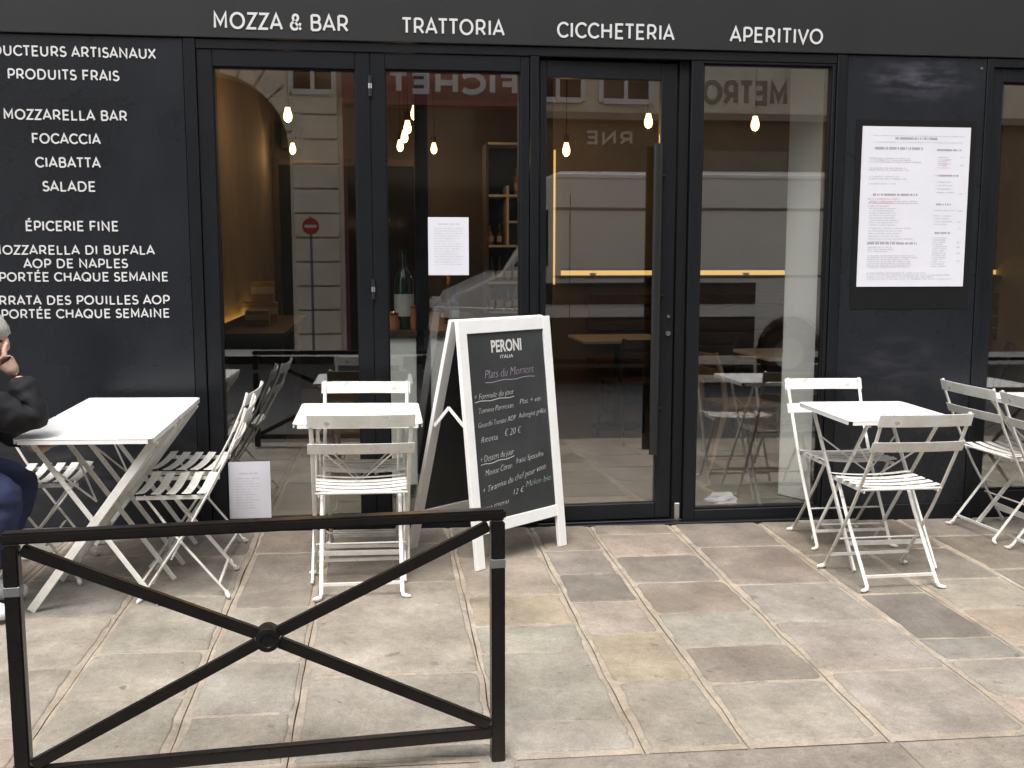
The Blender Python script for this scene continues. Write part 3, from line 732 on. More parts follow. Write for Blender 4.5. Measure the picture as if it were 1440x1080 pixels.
# ------------------------------------------------------------------ chalkboard
sbx, sby = .396, -.742
ang = math.atan2(.376, .476)
sb = empty('chalkboard_sign', (sbx, sby, GZ(sbx, sby) + .001), ang, 'white framed chalkboard sign with handwritten menu standing before the glass', 'chalkboard')
BW, BH, LEAN = .612, 1.130, .125
zr = GZ(.872, -.366) - GZ(sbx, sby)
def panel(parent, flip, out):
    # local panel coordinates: u along the width, v up the lean; returns a function to 3-D
    y0 = 0 if not flip else .46; y1 = LEAN if not flip else LEAN + .018
    L_ = math.hypot(BH, y1 - y0); dy = (y1 - y0) / L_; dzv = BH / L_
    nrm = Vector((0, -dzv, dy)) if not flip else Vector((0, dzv, -dy))
    def P(u, v, w): return Vector((u, y0, zr * u / BW)) + Vector((0, dy, dzv)) * v + nrm * w
    return P, L_
def pbox(P, u0, u1, v0, v1, w0, w1, name, m, parent, bevel=.002):
    vs = [P(u, v, w) for w in (w0, w1) for (u, v) in ((u0, v0), (u1, v0), (u1, v1), (u0, v1))]
    return MB().add(vs, [(0,3,2,1),(4,5,6,7),(0,1,5,4),(1,2,6,5),(2,3,7,6),(3,0,4,7)]).build(name, M[m], parent, bevel)
fr_w = .052
for flip in (False, True):
    P, L_ = panel(sb, flip, 1); fr = empty('front_frame' if not flip else 'rear_frame', (0, 0, 0)); fr.parent = sb
    pbox(P, 0, fr_w, 0, L_, 0, .022, 'stile', 'board_white', fr); pbox(P, BW - fr_w, BW, 0, L_, 0, .022, 'stile', 'board_white', fr)
    pbox(P, fr_w, BW - fr_w, L_ - .062, L_, 0.001, .021, 'rail', 'board_white', fr); pbox(P, fr_w, BW - fr_w, .155, .210, 0.001, .021, 'rail', 'board_white', fr)
    pbox(P, fr_w + .001, BW - fr_w - .001, .211, L_ - .063, .006, .013, 'slate_panel', 'slate', fr, .0005)
P0, L0 = panel(sb, False, 1)
for u in (.1, BW - .1):
    pbox(P0, u - .025, u + .025, L0 - .03, L0 + .004, -.012, -.001, 'hinge', 'steel', sb)
# folding stay on the left side, near mid height
PA = P0(.01, .66, -.004); P1_, _ = panel(sb, True, 1); PB = P1_(.01, .66, -.004); PM = (PA + PB) / 2 + Vector((0, 0, .085))
s_ = MB(); s_.bar(PA, PM, .004, .016); s_.build('stay', M['board_white'], sb); s_ = MB(); s_.bar(PM, PB, .004, .016); s_.build('stay', M['board_white'], sb)
def chalk(t, u0, u1, v, size, m, slope=0.0, shear=.3, name='chalk_writing', off=-.0011, jit=.0012, under=False):
    if name == 'chalk_writing': size *= .9
    me = text_mesh(t, size, width=(u1 - u0), shear=shear, thick=.0003, offset=off * size / .04, jitter=jit)
    for vt in me.vertices:
        x, y, w = vt.co; vt.co = P0(u0 + x, v + y + slope * x, .0138 + w)
    me.materials.clear(); me.materials.append(M[m]); o = link(name, me, sb)
    if under:
        b = MB(); n = 8
        for k in range(n + 1):
            x = (u1 - u0) * k / n; yy = -.3 * size + slope * x + .003 * math.sin(k * 1.7 + v * 40)
            b.v += [tuple(P0(u0 + x, v + yy, .0142)), tuple(P0(u0 + x, v + yy + .0028, .0142))]
        for k in range(n): b.f.append((2*k, 2*k+2, 2*k+3, 2*k+1))
        b.build('underline', M[m], sb)
    return o
TOP = L0 - .063
def vv(f): return TOP - f * (L0 - .063 - .211)
chalk('PERONI', .205, .405, vv(.105), .078, 'chalk', shear=0, name='printed_logo', off=.0010, jit=0)
chalk('ITALIA', .260, .345, vv(.142), .022, 'chalk', shear=0, name='printed_logo', off=0, jit=0)
chalk('Plats du Moment', .150, .480, vv(.245), .066, 'chalk_lilac', .02, under=True)
chalk('+ Formule du jour', .075, .330, vv(.350), .044, 'chalk', .02, under=True)
chalk('Tomino Parmesan', .095, .320, vv(.425), .040, 'chalk', .04)
chalk('Plat + vin', .365, .510, vv(.405), .040, 'chalk', .03)
chalk('Gnocchi Tomate AOP', .085, .330, vv(.500), .040, 'chalk', .05)
chalk('Aubergine grillée', .350, .540, vv(.480), .040, 'chalk', .04)
chalk('Ricotta', .095, .200, vv(.580), .044, 'chalk', .04)
chalk('€ 20 €', .250, .360, vv(.565), .050, 'chalk', .03)
chalk('+ Dessert du jour', .080, .300, vv(.685), .048, 'chalk', .06, under=True)
chalk('Mousse Citron', .105, .280, vv(.760), .046, 'chalk', .08)
chalk('fraise Speculos', .310, .500, vv(.725), .042, 'chalk', .07)
chalk('+ Tiramisu du chef pour vous', .080, .510, vv(.850), .046, 'chalk', .13)
chalk('au menu', .090, .240, vv(.940), .038, 'chalk', .07)
chalk('12 €', .275, .350, vv(.890), .040, 'chalk', .06)
chalk('Melon bio', .365, .540, vv(.865), .046, 'chalk_green', .06)

# ------------------------------------------------------------------ street barrier
bx0, bx1, by = -1.278, -.008, 0.0
br = empty('street_barrier', (.318, -2.470, GZ(.318, -2.47)), R(4.2), 'dark brown metal pedestrian barrier with crossed bars at the kerb', 'barrier')
def gb(x): return -.019 * x / 1.29 * 0
TOPZ = .728
for x in (bx0, bx1):
    b = MB(); b.box(x - .0195, x + .0195, -.0195, .0195, gb(x) - .05, gb(x) + TOPZ - .021); b.build('post', M['barrier_paint'], br, .004, 2)
    b = MB(); b.box(x - .0205, x + .0205, -.0205, .0205, gb(x) + .575, gb(x) + .602); b.build('band', M['band_grey'], br, .002)
    b = MB(); b.lathe([(.060, 0), (.050, .004), (.026, .009)], (x, 0, gb(x) - .006), 9); b.build('cement_footing', M['cement'], br, smooth=True)
b = MB(); b.bar((bx0 - .022, 0, gb(bx0) + TOPZ), (bx1 + .022, 0, gb(bx1) + TOPZ), .044, .030); b.build('top_rail', M['barrier_paint'], br, .006, 2)
b = MB(); b.bar((bx0 + .018, 0, gb(bx0) + .088), (bx1 - .018, 0, gb(bx1) + .088), .030, .034); b.build('bottom_rail', M['barrier_paint'], br, .004, 2)
xm, zm = (bx0 + bx1) / 2, gb((bx0 + bx1) / 2) + .416
for (x, z) in ((bx0 + .025, gb(bx0) + .695), (bx1 - .025, gb(bx1) + .695), (bx0 + .025, gb(bx0) + .112), (bx1 - .025, gb(bx1) + .112)):
    dv = Vector((x - xm, 0, z - zm)).normalized()
    b = MB(); b.bar((xm + dv.x * .03, .001 * (1 if z > zm else -1), zm + dv.z * .03), (x, .001 * (1 if z > zm else -1), z), .026, .030); b.build('cross_bar', M['barrier_paint'], br, .004, 2)
hub = MB(); n = 20
for (r_, y) in ((.032, .030), (.034, .024), (.034, -.024), (.032, -.030), (.020, -.032), (.018, -.028), (.006, -.028)):
    for k in range(n): hub.v.append((xm + r_ * math.cos(2*PI*k/n), y, zm + r_ * math.sin(2*PI*k/n)))
for i in range(6):
    for k in range(n): hub.f.append((i*n+k, i*n+(k+1) % n, (i+1)*n+(k+1) % n, (i+1)*n+k))
hub.f.append(tuple(range(n))); hub.f.append(tuple(6*n + k for k in reversed(range(n)))); hub.build('hub', M['barrier_paint'], br, smooth=True)

# ------------------------------------------------------------------ the room behind the glass
IF = .0; IC = 3.05; IL, IR_, IB = -1.12, 6.6, 5.9
MB().box(IL, IR_, .165, IB, -.12, IF).build('interior_floor', M['concrete_floor'], None, kind='structure')
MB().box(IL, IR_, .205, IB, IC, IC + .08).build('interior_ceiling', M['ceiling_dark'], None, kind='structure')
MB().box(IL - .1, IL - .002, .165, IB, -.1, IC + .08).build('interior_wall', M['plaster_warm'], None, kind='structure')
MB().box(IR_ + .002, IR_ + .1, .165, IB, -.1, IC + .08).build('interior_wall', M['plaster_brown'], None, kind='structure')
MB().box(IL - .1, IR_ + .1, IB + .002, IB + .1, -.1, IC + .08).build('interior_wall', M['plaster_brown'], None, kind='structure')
# partition on the right carrying the bench
MB().box(1.60, IR_, 4.30, 4.42, IF + .002, IC - .002).build('interior_wall', M['plaster_warm'], None, kind='structure')
# white pier just behind the right-hand pane
pr = MB(); pr.prism([(2.312, .475), (2.455, .215), (2.62, .215), (2.62, .95), (2.52, .95)], IF + .002, IC - .002, 'z'); pr.build('interior_pier', M['plaster_white'], None, .006, kind='structure')
cl = MB().box(.190, .262, .60, .68, IF + .002, IC - .002).build('interior_post', M['gasket'], None, kind='structure')
# bar counter near the window
bc = empty('bar_counter', (0, 0, 0), 0, 'pale bar counter with white front panels behind the left folding windows', 'counter')
for (xa, xc_) in ((.03, .188), (.27, .60)): MB().box(xa, xc_, .62, .66, IF + .09, .945).build('front_panel', M['plaster_white'], bc, .002)
MB().box(.04, .62, .67, 2.6, IF + .01, .944).build('carcass', M['plaster_brown'], bc)
MB().box(.0, .66, .60, 2.65, .948, .985).build('counter_top', M['dark_wood'], bc, .003)
def bottle(x, y, z, h=.30, m='bottle_green', label=None, group='bottles on the bar counter', lab=True):
    t = empty('bottle', (x, y, z), 0, label or 'dark wine bottle standing among the others', 'bottle', group)
    r = h * .125
    b = MB(); b.lathe([(r, 0), (r, h*.58), (r*.8, h*.68), (r*.36, h*.76), (r*.36, h*.97), (r*.42, h*.975), (r*.42, h)], n=12); b.build('glass_body', M[m], t, smooth=True)
    if lab: b = MB(); b.lathe([(r + .001, h*.16), (r + .001, h*.44)], n=12); b.build('label', M['label_paper'], t, smooth=True)
    return t
bottle(.125, .80, .986, .46, 'bottle_green', 'tall green bottle with pale label on the bar behind the glass')
bottle(.42, .84, .986, .24, 'bottle_blue', 'squat blue bottle on the bar under the taped notice')
for (x, y, r, h, l) in ((.055, .72, .040, .085, 'copper coloured jar at the left end of the bar top'), (.18, .72, .022, .12, 'slim copper jar beside the dark post on the bar')):
    t = empty('jar', (x, y, .986), 0, l, 'jar'); MB().lathe([(r, 0), (r*1.1, h*.4), (r*.8, h*.85), (r*.85, h)], n=14).build('jar_body', M['orange_jar'], t, smooth=True); MB().lathe([(r*.9, h + .001), (r*.9, h + .012), (r*.2, h + .02)], n=14).build('lid', M['copper'], t, smooth=True)
tl = empty('beer_tap', (.40, 1.2, .986), 0, 'copper beer tap on the bar counter', 'beer tap')
MB().tube([(0, 0, 0), (0, 0, .26), (0, -.05, .30), (0, -.12, .30), (0, -.13, .25)], .016, 10).build('spout', M['copper'], tl, smooth=True)
MB().tube([(0, -.06, .31), (0, -.05, .42)], [.008, .014], 8).build('handle', M['dark_wood'], tl)
# shelf unit with bottles
SY = 4.9
su = empty('bottle_shelf', (0, 0, 0), 0, 'pale framed shelf unit holding rows of bottles beyond the bar', 'shelf')
sx0, sx1, sxm = 1.020, 1.50, 1.225
MB().box(sx0, sx1, SY + .36, SY + .38, .35, 2.5).build('back_panel', M['gasket'], su)
for x in (sx0, sx1 - .025): MB().box(x, x + .025, SY, SY + .358, .0, 2.5).build('upright', M['plaster_brown'], su)
MB().box(sxm, sxm + .02, SY, SY + .358, 1.52, 2.10).build('upright', M['plaster_white'], su)
for z in (.42, .85, 1.14, 1.50, 1.99, 2.49): MB().box(sx0 + .026, sx1 - .026, SY + .001, SY + .357, z, z + .022).build('shelf', M['plaster_white'], su)
MB().box(sxm + .021, sx1 - .026, SY + .001, SY + .357, 1.74, 1.758).build('shelf', M['plaster_white'], su)
GB = 'bottles on the shelf unit'
for (z, hh, zn) in ((1.163, .26, 'second board from the bottom'), (1.523, .2, 'middle board'), (.873, .24, 'lowest filled board')):
    for k in range(5):
        x = sx0 + .06 + k * .085
        if z > 1.5 and x > sxm - .03: continue
        bottle(x, SY + .10 + .02 * (k % 2), z, hh * random.uniform(.9, 1.05), random.choice(['bottle_dark', 'bottle_green', 'bottle_dark']),
               '%s bottle from the left on the %s of the shelf unit' % (('first', 'second', 'third', 'fourth', 'fifth')[k], zn), GB)
bottle(sx0 + .32, SY + .1, 2.013, .26, 'orange_jar', 'orange bottle on the highest board of the shelf unit', GB)
bottle(sx0 + .04, SY + .06, 1.523, .19, 'orange_jar', 'short orange bottle at the left end of a shelf', GB)
# speaker on the back wall
sp = empty('wall_speaker', (-.90, 5.8, 2.62), 0, 'small black loudspeaker high on the left interior wall', 'speaker')
MB().box(-.10, .10, -.16, .09, -.12, .12).build('cabinet', M['black_metal'], sp, .008); MB().lathe([(.07, 0), (.05, .01)], n=16).build('cone', M['gasket'], sp).rotation_euler = (0, 0, 0)
# shelf with boxes on the left
ls = empty('wall_shelf', (0, 0, 0), 0, 'dark shelf with cartons along the warm left interior wall', 'shelf')
MB().box(-1.11, -.66, 1.7, 3.9, .86, .90).build('board', M['dark_wood'], ls, .003)
for y in (2.3, 3.0, 3.8): MB().box(-1.10, -.72, y, y + .03, IF + .001, .858).build('support', M['dark_wood'], ls)
for (x, y, z, w, h, l) in ((-.95, 3.0, .902, .26, .15, 'pale carton on the dark shelf, lower of the two'), (-.93, 3.02, 1.054, .17, .16, 'small carton stacked on the wider carton'), (-.92, 2.55, .902, .17, .11, 'low carton on the dark shelf close to the window')):
    t = empty('carton', (x, y, z), R(4), l, 'carton'); MB().box(-w/2, w/2, -.1, .1, 0, h).build('box_body', M['carton'], t, .003); MB().box(-w/2 - .002, w/2 + .002, -.102, -.1005, h*.4, h*.75).build('label', M['label_paper'], t)
lw_ = empty('led_strip', (-1.11, 0, 0), 0, 'warm light strip lying along the back of the left wall shelf, behind the cartons', 'light strip')
MB().box(.012, .045, 1.8, 3.85, .905, .925).build('diffuser', M['wall_led'], lw_); MB().box(.050, .062, 1.75, 3.88, .902, .960).build('cover', M['dark_wood'], lw_)
# inner doorway: dark opening with frame in the back wall
dw = empty('inner_doorway', (0, IB - .03, 0), 0, 'dark doorway in the back wall of the room', 'doorway')
MB().box(-1.05, .35, 0, .02, .002, 2.35).build('opening', M['gasket'], dw); MB().box(-1.115, -1.052, -.03, .02, .002, 2.42).build('jamb', M['dark_wood'], dw); MB().box(.352, .43, -.03, .02, .002, 2.42).build('jamb', M['dark_wood'], dw); MB().box(-1.05, .35, -.03, .02, 2.352, 2.42).build('lintel', M['dark_wood'], dw)
# led strips on the partition
le = empty('led_strip', (0, 4.285, 0), 0, 'warm yellow light strip running along the wall above the bench', 'light strip')
MB().box(1.66, 6.3, -.004, .006, 1.234, 1.278).build('diffuser', M['led'], le); MB().box(1.62, 6.4, -.10, .010, 1.196, 1.228).build('ledge', M['dark_wood'], le); MB().box(1.66, 6.3, -.016, .008, 1.280, 1.300).build('cover', M['dark_wood'], le)
lv = empty('led_strip', (1.598, 4.25, 0), 0, 'upright warm light strip at the end of the partition wall', 'light strip')
MB().box(-.014, .0, 0, .03, 1.15, 2.38).build('diffuser', M['led'], lv)
for (x, l) in ((1.95, 'small square tin on the ledge of the long light strip, seen through the door'), (3.43, 'small square tin on the ledge of the long light strip, seen in the right pane')):
    t = empty('tin', (x, 4.22, 1.229), 0, l, 'tin'); MB().box(-.026, .026, -.02, .02, 0, .022).build('tin_body', M['orange_jar'], t, .004); MB().box(-.029, .029, -.021, .021, .0222, .027).build('lid', M['black_metal'], t)
# bench
bn = empty('wall_bench', (0, 0, 0), 0, 'long dark wooden wall bench with slatted back under the light strip', 'bench')
MB().box(1.9, 6.3, 3.74, 4.24, .42, .47).build('seat', M['bench_wood'], bn, .004)
for z in (.60, .72, .84, .96): MB().box(1.9, 6.3, 4.20, 4.235, z, z + .095).build('back_slat', M['bench_wood'], bn, .003)
for x in (2.0, 3.2, 4.5, 6.1): MB().box(x, x + .05, 3.78, 4.2, .002, .419).build('support', M['bench_wood'], bn)
# inner tables and chairs
def inner_table(x, y, label, r=.0):
    t = empty('cafe_table', (x, y, IF), R(r), label, 'table', 'cafe tables inside the restaurant')
    MB().box(-.35, .35, -.35, .35, .72, .745).build('table_top', M['table_white'], t, .004)
    MB().tube([(0, 0, .03), (0, 0, .72)], .028, 10).build('column', M['black_metal'], t, smooth=True)
    MB().lathe([(.21, 0), (.21, .012), (.05, .03)], n=20).build('base', M['black_metal'], t, smooth=True); return t
inner_table(2.86, 1.55, 'cafe table with pale top inside, behind the right-hand pane')
inner_table(1.92, 3.05, 'cafe table farther inside, seen through the door')
def wood_chair(x, y, rz, label, wood='oak'):
    t = empty('wooden_chair', (x, y, IF), R(rz), label, 'chair', 'wooden chairs inside the restaurant'); m = M[wood]
    MB().box(-.20, .20, -.20, .20, .440, .462).build('seat', m, t, .008, 2)
    for s in (-1, 1):
        MB().tube([(s*.17, .17, .44), (s*.20, .21, .0)], [.017, .012], 10).build('leg', m, t, smooth=True)
        MB().tube([(s*.20, -.31, 0.0), (s*.18, -.19, .44), (s*.18, -.21, .62), (s*.185, -.27, .80)], [.012, .019, .019, .015], 10).build('back_leg', m, t, smooth=True)
        MB().tube([(s*.18, .16, .40), (s*.18, -.18, .40)], .010, 8).build('rail', m, t)
    for (z, y) in ((.76, -.258), (.66, -.222)):
        b = MB(); n = 8
        for i in range(n + 1):
            u = -1 + 2*i/n; xx = u*.18; c = .03*(1-u*u); b.v += [(xx, y-c, z-.035), (xx, y-c-.003, z+.035), (xx, y-c-.017, z+.035), (xx, y-c-.014, z-.035)]
        for i in range(n):
            a = i*4
            for q in range(4): b.f.append((a+q, a+(q+1) % 4, a+4+(q+1) % 4, a+4+q))
        b.f += [(0,1,2,3),(n*4+3,n*4+2,n*4+1,n*4)]; b.build('back_slat', m, t, .003)
    return t
wood_chair(2.33, 1.20, -84, 'light oak chair with curved back legs just behind the right-hand pane')
wood_chair(2.62, 2.42, 180, 'wooden chair on the far side of the inner table', 'dark_wood')
wood_chair(1.90, 2.45, 10, 'dark wooden chair at the farther table, seen through the door', 'dark_wood')
wood_chair(4.15, 1.6, 60, 'dark wooden chair inside the window at the right edge', 'dark_wood')
cr = MB(); n, mr_ = 14, 7
for i in range(mr_ + 1):
    ph = PI / 2 * i / mr_
    for k in range(n):
        t = 2*PI*k/n; q = 1 + .35 * mnoise.noise(Vector((math.cos(t)*1.7, math.sin(t)*1.7, i * .5)))
        cr.v.append((.10*math.cos(t)*math.cos(ph)*q, .06*math.sin(t)*math.cos(ph)*q, .05*math.sin(ph)*q))
for i in range(mr_):
    for k in range(n): cr.f.append((i*n+k, i*n+(k+1) % n, (i+1)*n+(k+1) % n, (i+1)*n+k))
cr.f.append(tuple(range(n)))
o = cr.build('cloth', M['paper'], None, loc=(1.93, .36, .001)); tag(o, 'crumpled white cloth on the floor at the foot of the right-hand pane', 'cloth')
# pendants
def pendant(x, y, z, label, first=None):
    t = empty('pendant_lamp', (x, y, z), 0, label, 'pendant lamp', 'bare bulb pendants in the restaurant')
    MB().tube([(0, 0, .155), (0, 0, IC - z)], .006, 6).build('cord', M['cord'], t)
    MB().lathe([(.020, .085), (.024, .10), (.024, .145), (.010, .158)], n=12).build('socket', M['cord'], t, smooth=True)
    MB().lathe([(.010, -.020), (.024, -.010), (.031, .012), (.030, .036), (.020, .066), (.017, .084)], n=14).build('bulb', M['bulb'], t, smooth=True)
    ld = bpy.data.lights.new('bulb_light', 'POINT'); ld.energy = 1.6; ld.color = (1.0, .58, .26); ld.shadow_soft_size = .004
    lo = bpy.data.objects.new('bulb_light', ld); COL.objects.link(lo); lo.parent = t; lo.location = (0, 0, -.035); return t
pendant(-.668, 2.6, 2.405, 'lit bulb highest in the leftmost glass pane')
pendant(-.85, 5.2, 2.425, 'lit bulb lower in the leftmost glass pane, farther in')
for k, (X_, Y_, w_) in enumerate(((.255, 2.45, 'first and highest'), (.222, 3.30, 'second'), (.212, 3.95, 'third'), (.187, 4.70, 'last and lowest'))):
    pendant(X_, Y_, 2.415, 'lit bulb, %s of the receding row of four in the second pane' % w_)
pendant(.530, 5.2, 2.445, 'lone lit bulb right of the row of four, above the taped notice')
pendant(2.000, 2.45, 2.385, 'large lit bulb seen through the upper part of the door')
pendant(1.51, 3.20, 2.245, 'small lit bulb beside the upright light strip, seen through the door')
pendant(2.82, 2.42, 2.375, 'lit bulb in the right-hand pane near the white pier')

# ------------------------------------------------------------------ the far side of the street, seen mirrored in the glass
OY = -10.5
quad('far_pavement', -20, 20, OY - .2, -9.6, 0, M['kerb_stone'], zf=lambda x, y: -.02 - .013 * x)
ob = empty('building', (0, 0, 0), 0, 'pale stone building across the street with an arched gateway, mirrored in the glass', 'building')
# wall with arch opening (left), built as a prism
acx, acz, ar = -2.45, 2.95, 1.12
wl_pts = [(-9, -.3), (acx - ar, -.3), (acx - ar, acz)] + [(acx + ar * math.cos(R(a)), acz + ar * math.sin(R(a))) for a in range(170, 0, -10)] + [(acx + ar, acz), (acx + ar, -.3), (-.55, -.3), (-.55, 9.5), (-9, 9.5)]
def zw(z): return z
MB().prism(wl_pts, OY - .4, OY, 'y').build('wall', M['limestone'], ob)
for k in range(13):
    a0, a1 = R(180 * k / 13 + .8), R(180 * (k + 1) / 13 - .8)
    pts = [(acx + (ar - .002) * math.cos(a0), acz + (ar - .002) * math.sin(a0)), (acx + (ar + .30) * math.cos(a0), acz + (ar + .30) * math.sin(a0)), (acx + (ar + .30) * math.cos(a1), acz + (ar + .30) * math.sin(a1)), (acx + (ar - .002) * math.cos(a1), acz + (ar - .002) * math.sin(a1))]
    MB().prism(pts, OY - .3, OY + .05, 'y').build('arch_stone', M['limestone'], ob, .008)
MB().box(acx - ar, acx + ar, OY - .6, OY - .42, -.3, acz + ar).build('gate', M['gate_dark'], ob)
for k in range(11):
    z = -.1 + k * .36
    MB().box(-1.28, -.62, OY + .002, OY + .06, z, z + .335).build('pier_stone', M['limestone'], ob, .012)
MB().box(-.55, 17, OY - .4, OY, 4.35, 9.5).build('wall', M['limestone'], ob)
MB().box(2.30, 17, OY - .4, OY, 3.62, 4.349).build('wall', M['limestone'], ob)
MB().box(2.20, 17, OY + .002, OY + .12, 3.50, 3.60).build('band_course', M['limestone_dark'], ob)
MB().box(2.16, 2.45, OY - .4, OY - .001, -.3, 3.61).build('wall', M['limestone'], ob)
MB().box(2.45, 17, OY - .4, OY - .05, -.3, 3.61).build('shop_wall', M['shop_brown'], ob)
MB().box(5.0, 6.35, OY - .045, OY - .02, 2.25, 3.05).build('shop_panel', M['limestone_dark'], ob)
MB().box(-.50, 2.15, OY - .4, OY - .05, -.3, 3.62).build('shop_wall', M['window_dark'], ob)
MB().box(-.549, 2.159, OY - .39, OY - .06, 3.5, 4.349).build('wall', M['limestone_dark'], ob)
MB().box(-.549, -.49, OY - .39, OY - .02, -.3, 3.63).build('wall', M['burgundy'], ob)
MB().box(-.54, 2.15, OY - .049, OY + .12, 3.64, 4.30).build('sign_board', M['burgundy'], ob, .01)
lettering('FICHET', .12, 2.05, 3.80, .34, OY + .122, ob, M['letter_white'], weight=.24, face=1)
lettering('RNE', 3.60, 4.35, 3.14, .21, OY - .048, ob, M['limestone'], weight=.2, face=1)
lettering('METRO', 4.95, 6.30, 3.74, .38, OY + .002, ob, M['limestone_dark'], weight=.2, face=1)
for (x0, z0, w, h) in ((2.78, 3.82, .72, .50), (3.85, 3.82, .72, .50), (2.75, 5.0, 1.0, 1.6), (4.6, 4.9, 1.0, 1.7), (6.4, 4.55, 1.0, 1.7), (-.2, 4.75, 1.0, 1.6), (-1.55 + .3, 3.85, .55, .9), (-5.2, 4.6, 1, 1.7), (2.75, 7.3, 1.0, 1.7), (4.6, 7.3, 1.0, 1.7), (6.4, 7.3, 1.0, 1.7), (8.6, 5.0, 1.0, 1.6), (10.8, 5.0, 1.0, 1.6), (13, 5.0, 1.0, 1.6), (-.2, 7.3, 1.0, 1.7), (-2.9, 7.3, 1, 1.7), (-5.2, 7.3, 1, 1.7)):
    wo_ = MB().box(x0, x0 + w, OY + .002, OY + .02, z0, z0 + h).build('window', M['window_dark'], ob)
    f = MB(); f.box(x0 - .07, x0, OY + .001, OY + .07, z0 - .05, z0 + h + .05); f.box(x0 + w, x0 + w + .07, OY + .001, OY + .07, z0 - .05, z0 + h + .05); f.box(x0, x0 + w, OY + .001, OY + .09, z0 - .08, z0 - .001); f.box(x0 + w/2 - .03, x0 + w/2 + .03, OY + .021, OY + .05, z0, z0 + h)
    f.build('window_frame', M['letter_white'], wo_)
MB().box(-9, 17, OY - 5, OY + .15, 9.51, 9.8).build('roof', M['zinc'], ob)
# no-entry sign
ns = empty('road_sign', (-1.0, -9.75, 0), 0, 'round red no-entry sign on a pole across the street, mirrored in the glass', 'road sign')
MB().tube([(0, -.03, -.1), (0, -.03, 1.98)], .02, 10).build('pole', M['zinc'], ns, smooth=True)
dsk = MB(); n = 24
for (r_, y) in ((.12, -.004), (.12, .004)):
    for k in range(n): dsk.v.append((r_*math.cos(2*PI*k/n), y, 1.84 + r_*math.sin(2*PI*k/n)))
for k in range(n): dsk.f.append((k, (k+1) % n, n + (k+1) % n, n + k))
dsk.f.append(tuple(range(n))); dsk.f.append(tuple(n + k for k in reversed(range(n)))); dsk.build('disc', M['sign_red'], ns)
MB().box(-.085, .085, .0045, .006, 1.82, 1.86).build('bar', M['letter_white'], ns)
# parked van, nose towards -x
vx, vy = .62, -7.05
van = empty('parked_van', (vx, vy, -.15), 0, 'white panel van parked across the street, mirrored in the glass', 'van')
prof = [(0.02, .45), (0.0, .62), (.06, .86), (.22, 1.10), (.62, 1.28), (.80, 1.36), (1.42, 2.28), (1.62, 2.50), (1.85, 2.585), (5.30, 2.60), (5.42, 2.52), (5.45, 2.3), (5.46, .50), (5.40, .40)]
def wheel_arch(cx, r): return [(cx + r * math.cos(R(a)), .40 + r * math.sin(R(a))) for a in range(0, 181, 20)]
prof += wheel_arch(4.45, .42) + wheel_arch(.98, .42)
vb = MB(); vb.prism(prof, -1.98, 0, 'y'); vb.build('body', M['van_white'], van, .03, 2, smooth=True)
for z in (1.30, 2.12): MB().box(1.75, 5.36, .001, .012, z, z + .035).build('side_crease', M['zinc'], van, .004)
MB().box(1.75, 5.36, -.04, .014, 2.50, 2.56).build('roof_gutter', M['letter_paint'], van, .01)
MB().box(1.46, 3.98, .001, .022, .98, 1.24).build('side_moulding', M['van_plastic'], van, .006)
MB().box(1.46, 3.98, .001, .020, .30, .82).build('sill_cladding', M['van_plastic'], van, .006)
MB().box(1.95, 1.958, .0012, .004, .7, 2.3).build('panel_gap', M['gasket'], van); MB().box(3.25, 3.258, .0012, .004, .7, 2.3).build('panel_gap', M['gasket'], van)
wn_ = MB(); wn_.prism([(.95, 1.44), (1.68, 1.44), (1.68, 2.12), (1.42, 2.12)], .002, .01, 'y'); wn_.build('side_window', M['van_glass'], van)
ws = MB(); ws.add([(.79, -.10, 1.37), (.79, -1.88, 1.37), (1.40, -1.80, 2.27), (1.40, -.18, 2.27)], [(0,1,2,3)]); ws.add([(.82, -.10, 1.33), (.82, -1.88, 1.33), (1.43, -1.80, 2.23), (1.43, -.18, 2.23)], [(3,2,1,0)]); o = ws.build('windscreen', M['van_glass'], van); o.location = (-.02, 0, .02)
MB().box(-.06, .30, -1.96, .02, .30, .60).build('bumper', M['van_plastic'], van, .04, 2)
MB().box(.02, .34, -.30, .012, .84, 1.02).build('headlight', M['lens'], van, .03, 2)
MB().box(.02, .34, -1.99, -1.68, .84, 1.02).build('headlight', M['lens'], van, .03, 2)
for cx in (.98, 4.45):
    for yy in (-.10, -1.88):
        w = MB(); n = 24
        for (r_, y) in ((.20, .10), (.33, .10), (.35, .06), (.35, -.06), (.33, -.10), (.2, -.10)):
            for k in range(n): w.v.append((cx + r_*math.cos(2*PI*k/n), yy + y, .35 + r_*math.sin(2*PI*k/n)))
        for i in range(5):
            for k in range(n): w.f.append((i*n+k, i*n+(k+1) % n, (i+1)*n+(k+1) % n, (i+1)*n+k))
        wo_ = w.build('wheel', M['tyre'], van, smooth=True)
        w = MB()
        for (r_, y) in ((.20, .08), (.06, .05)):
            for k in range(n): w.v.append((cx + r_*math.cos(2*PI*k/n), yy + y, .35 + r_*math.sin(2*PI*k/n)))
        for k in range(n): w.f.append((k, (k+1) % n, n+(k+1) % n, n+k))
        w.f.append(tuple(n + k for k in range(n))); w.build('rim', M['rim'], wo_)
MB().box(1.2, 1.28, .01, .24, 1.42, 1.72).build('mirror', M['van_plastic'], van, .02, 2)

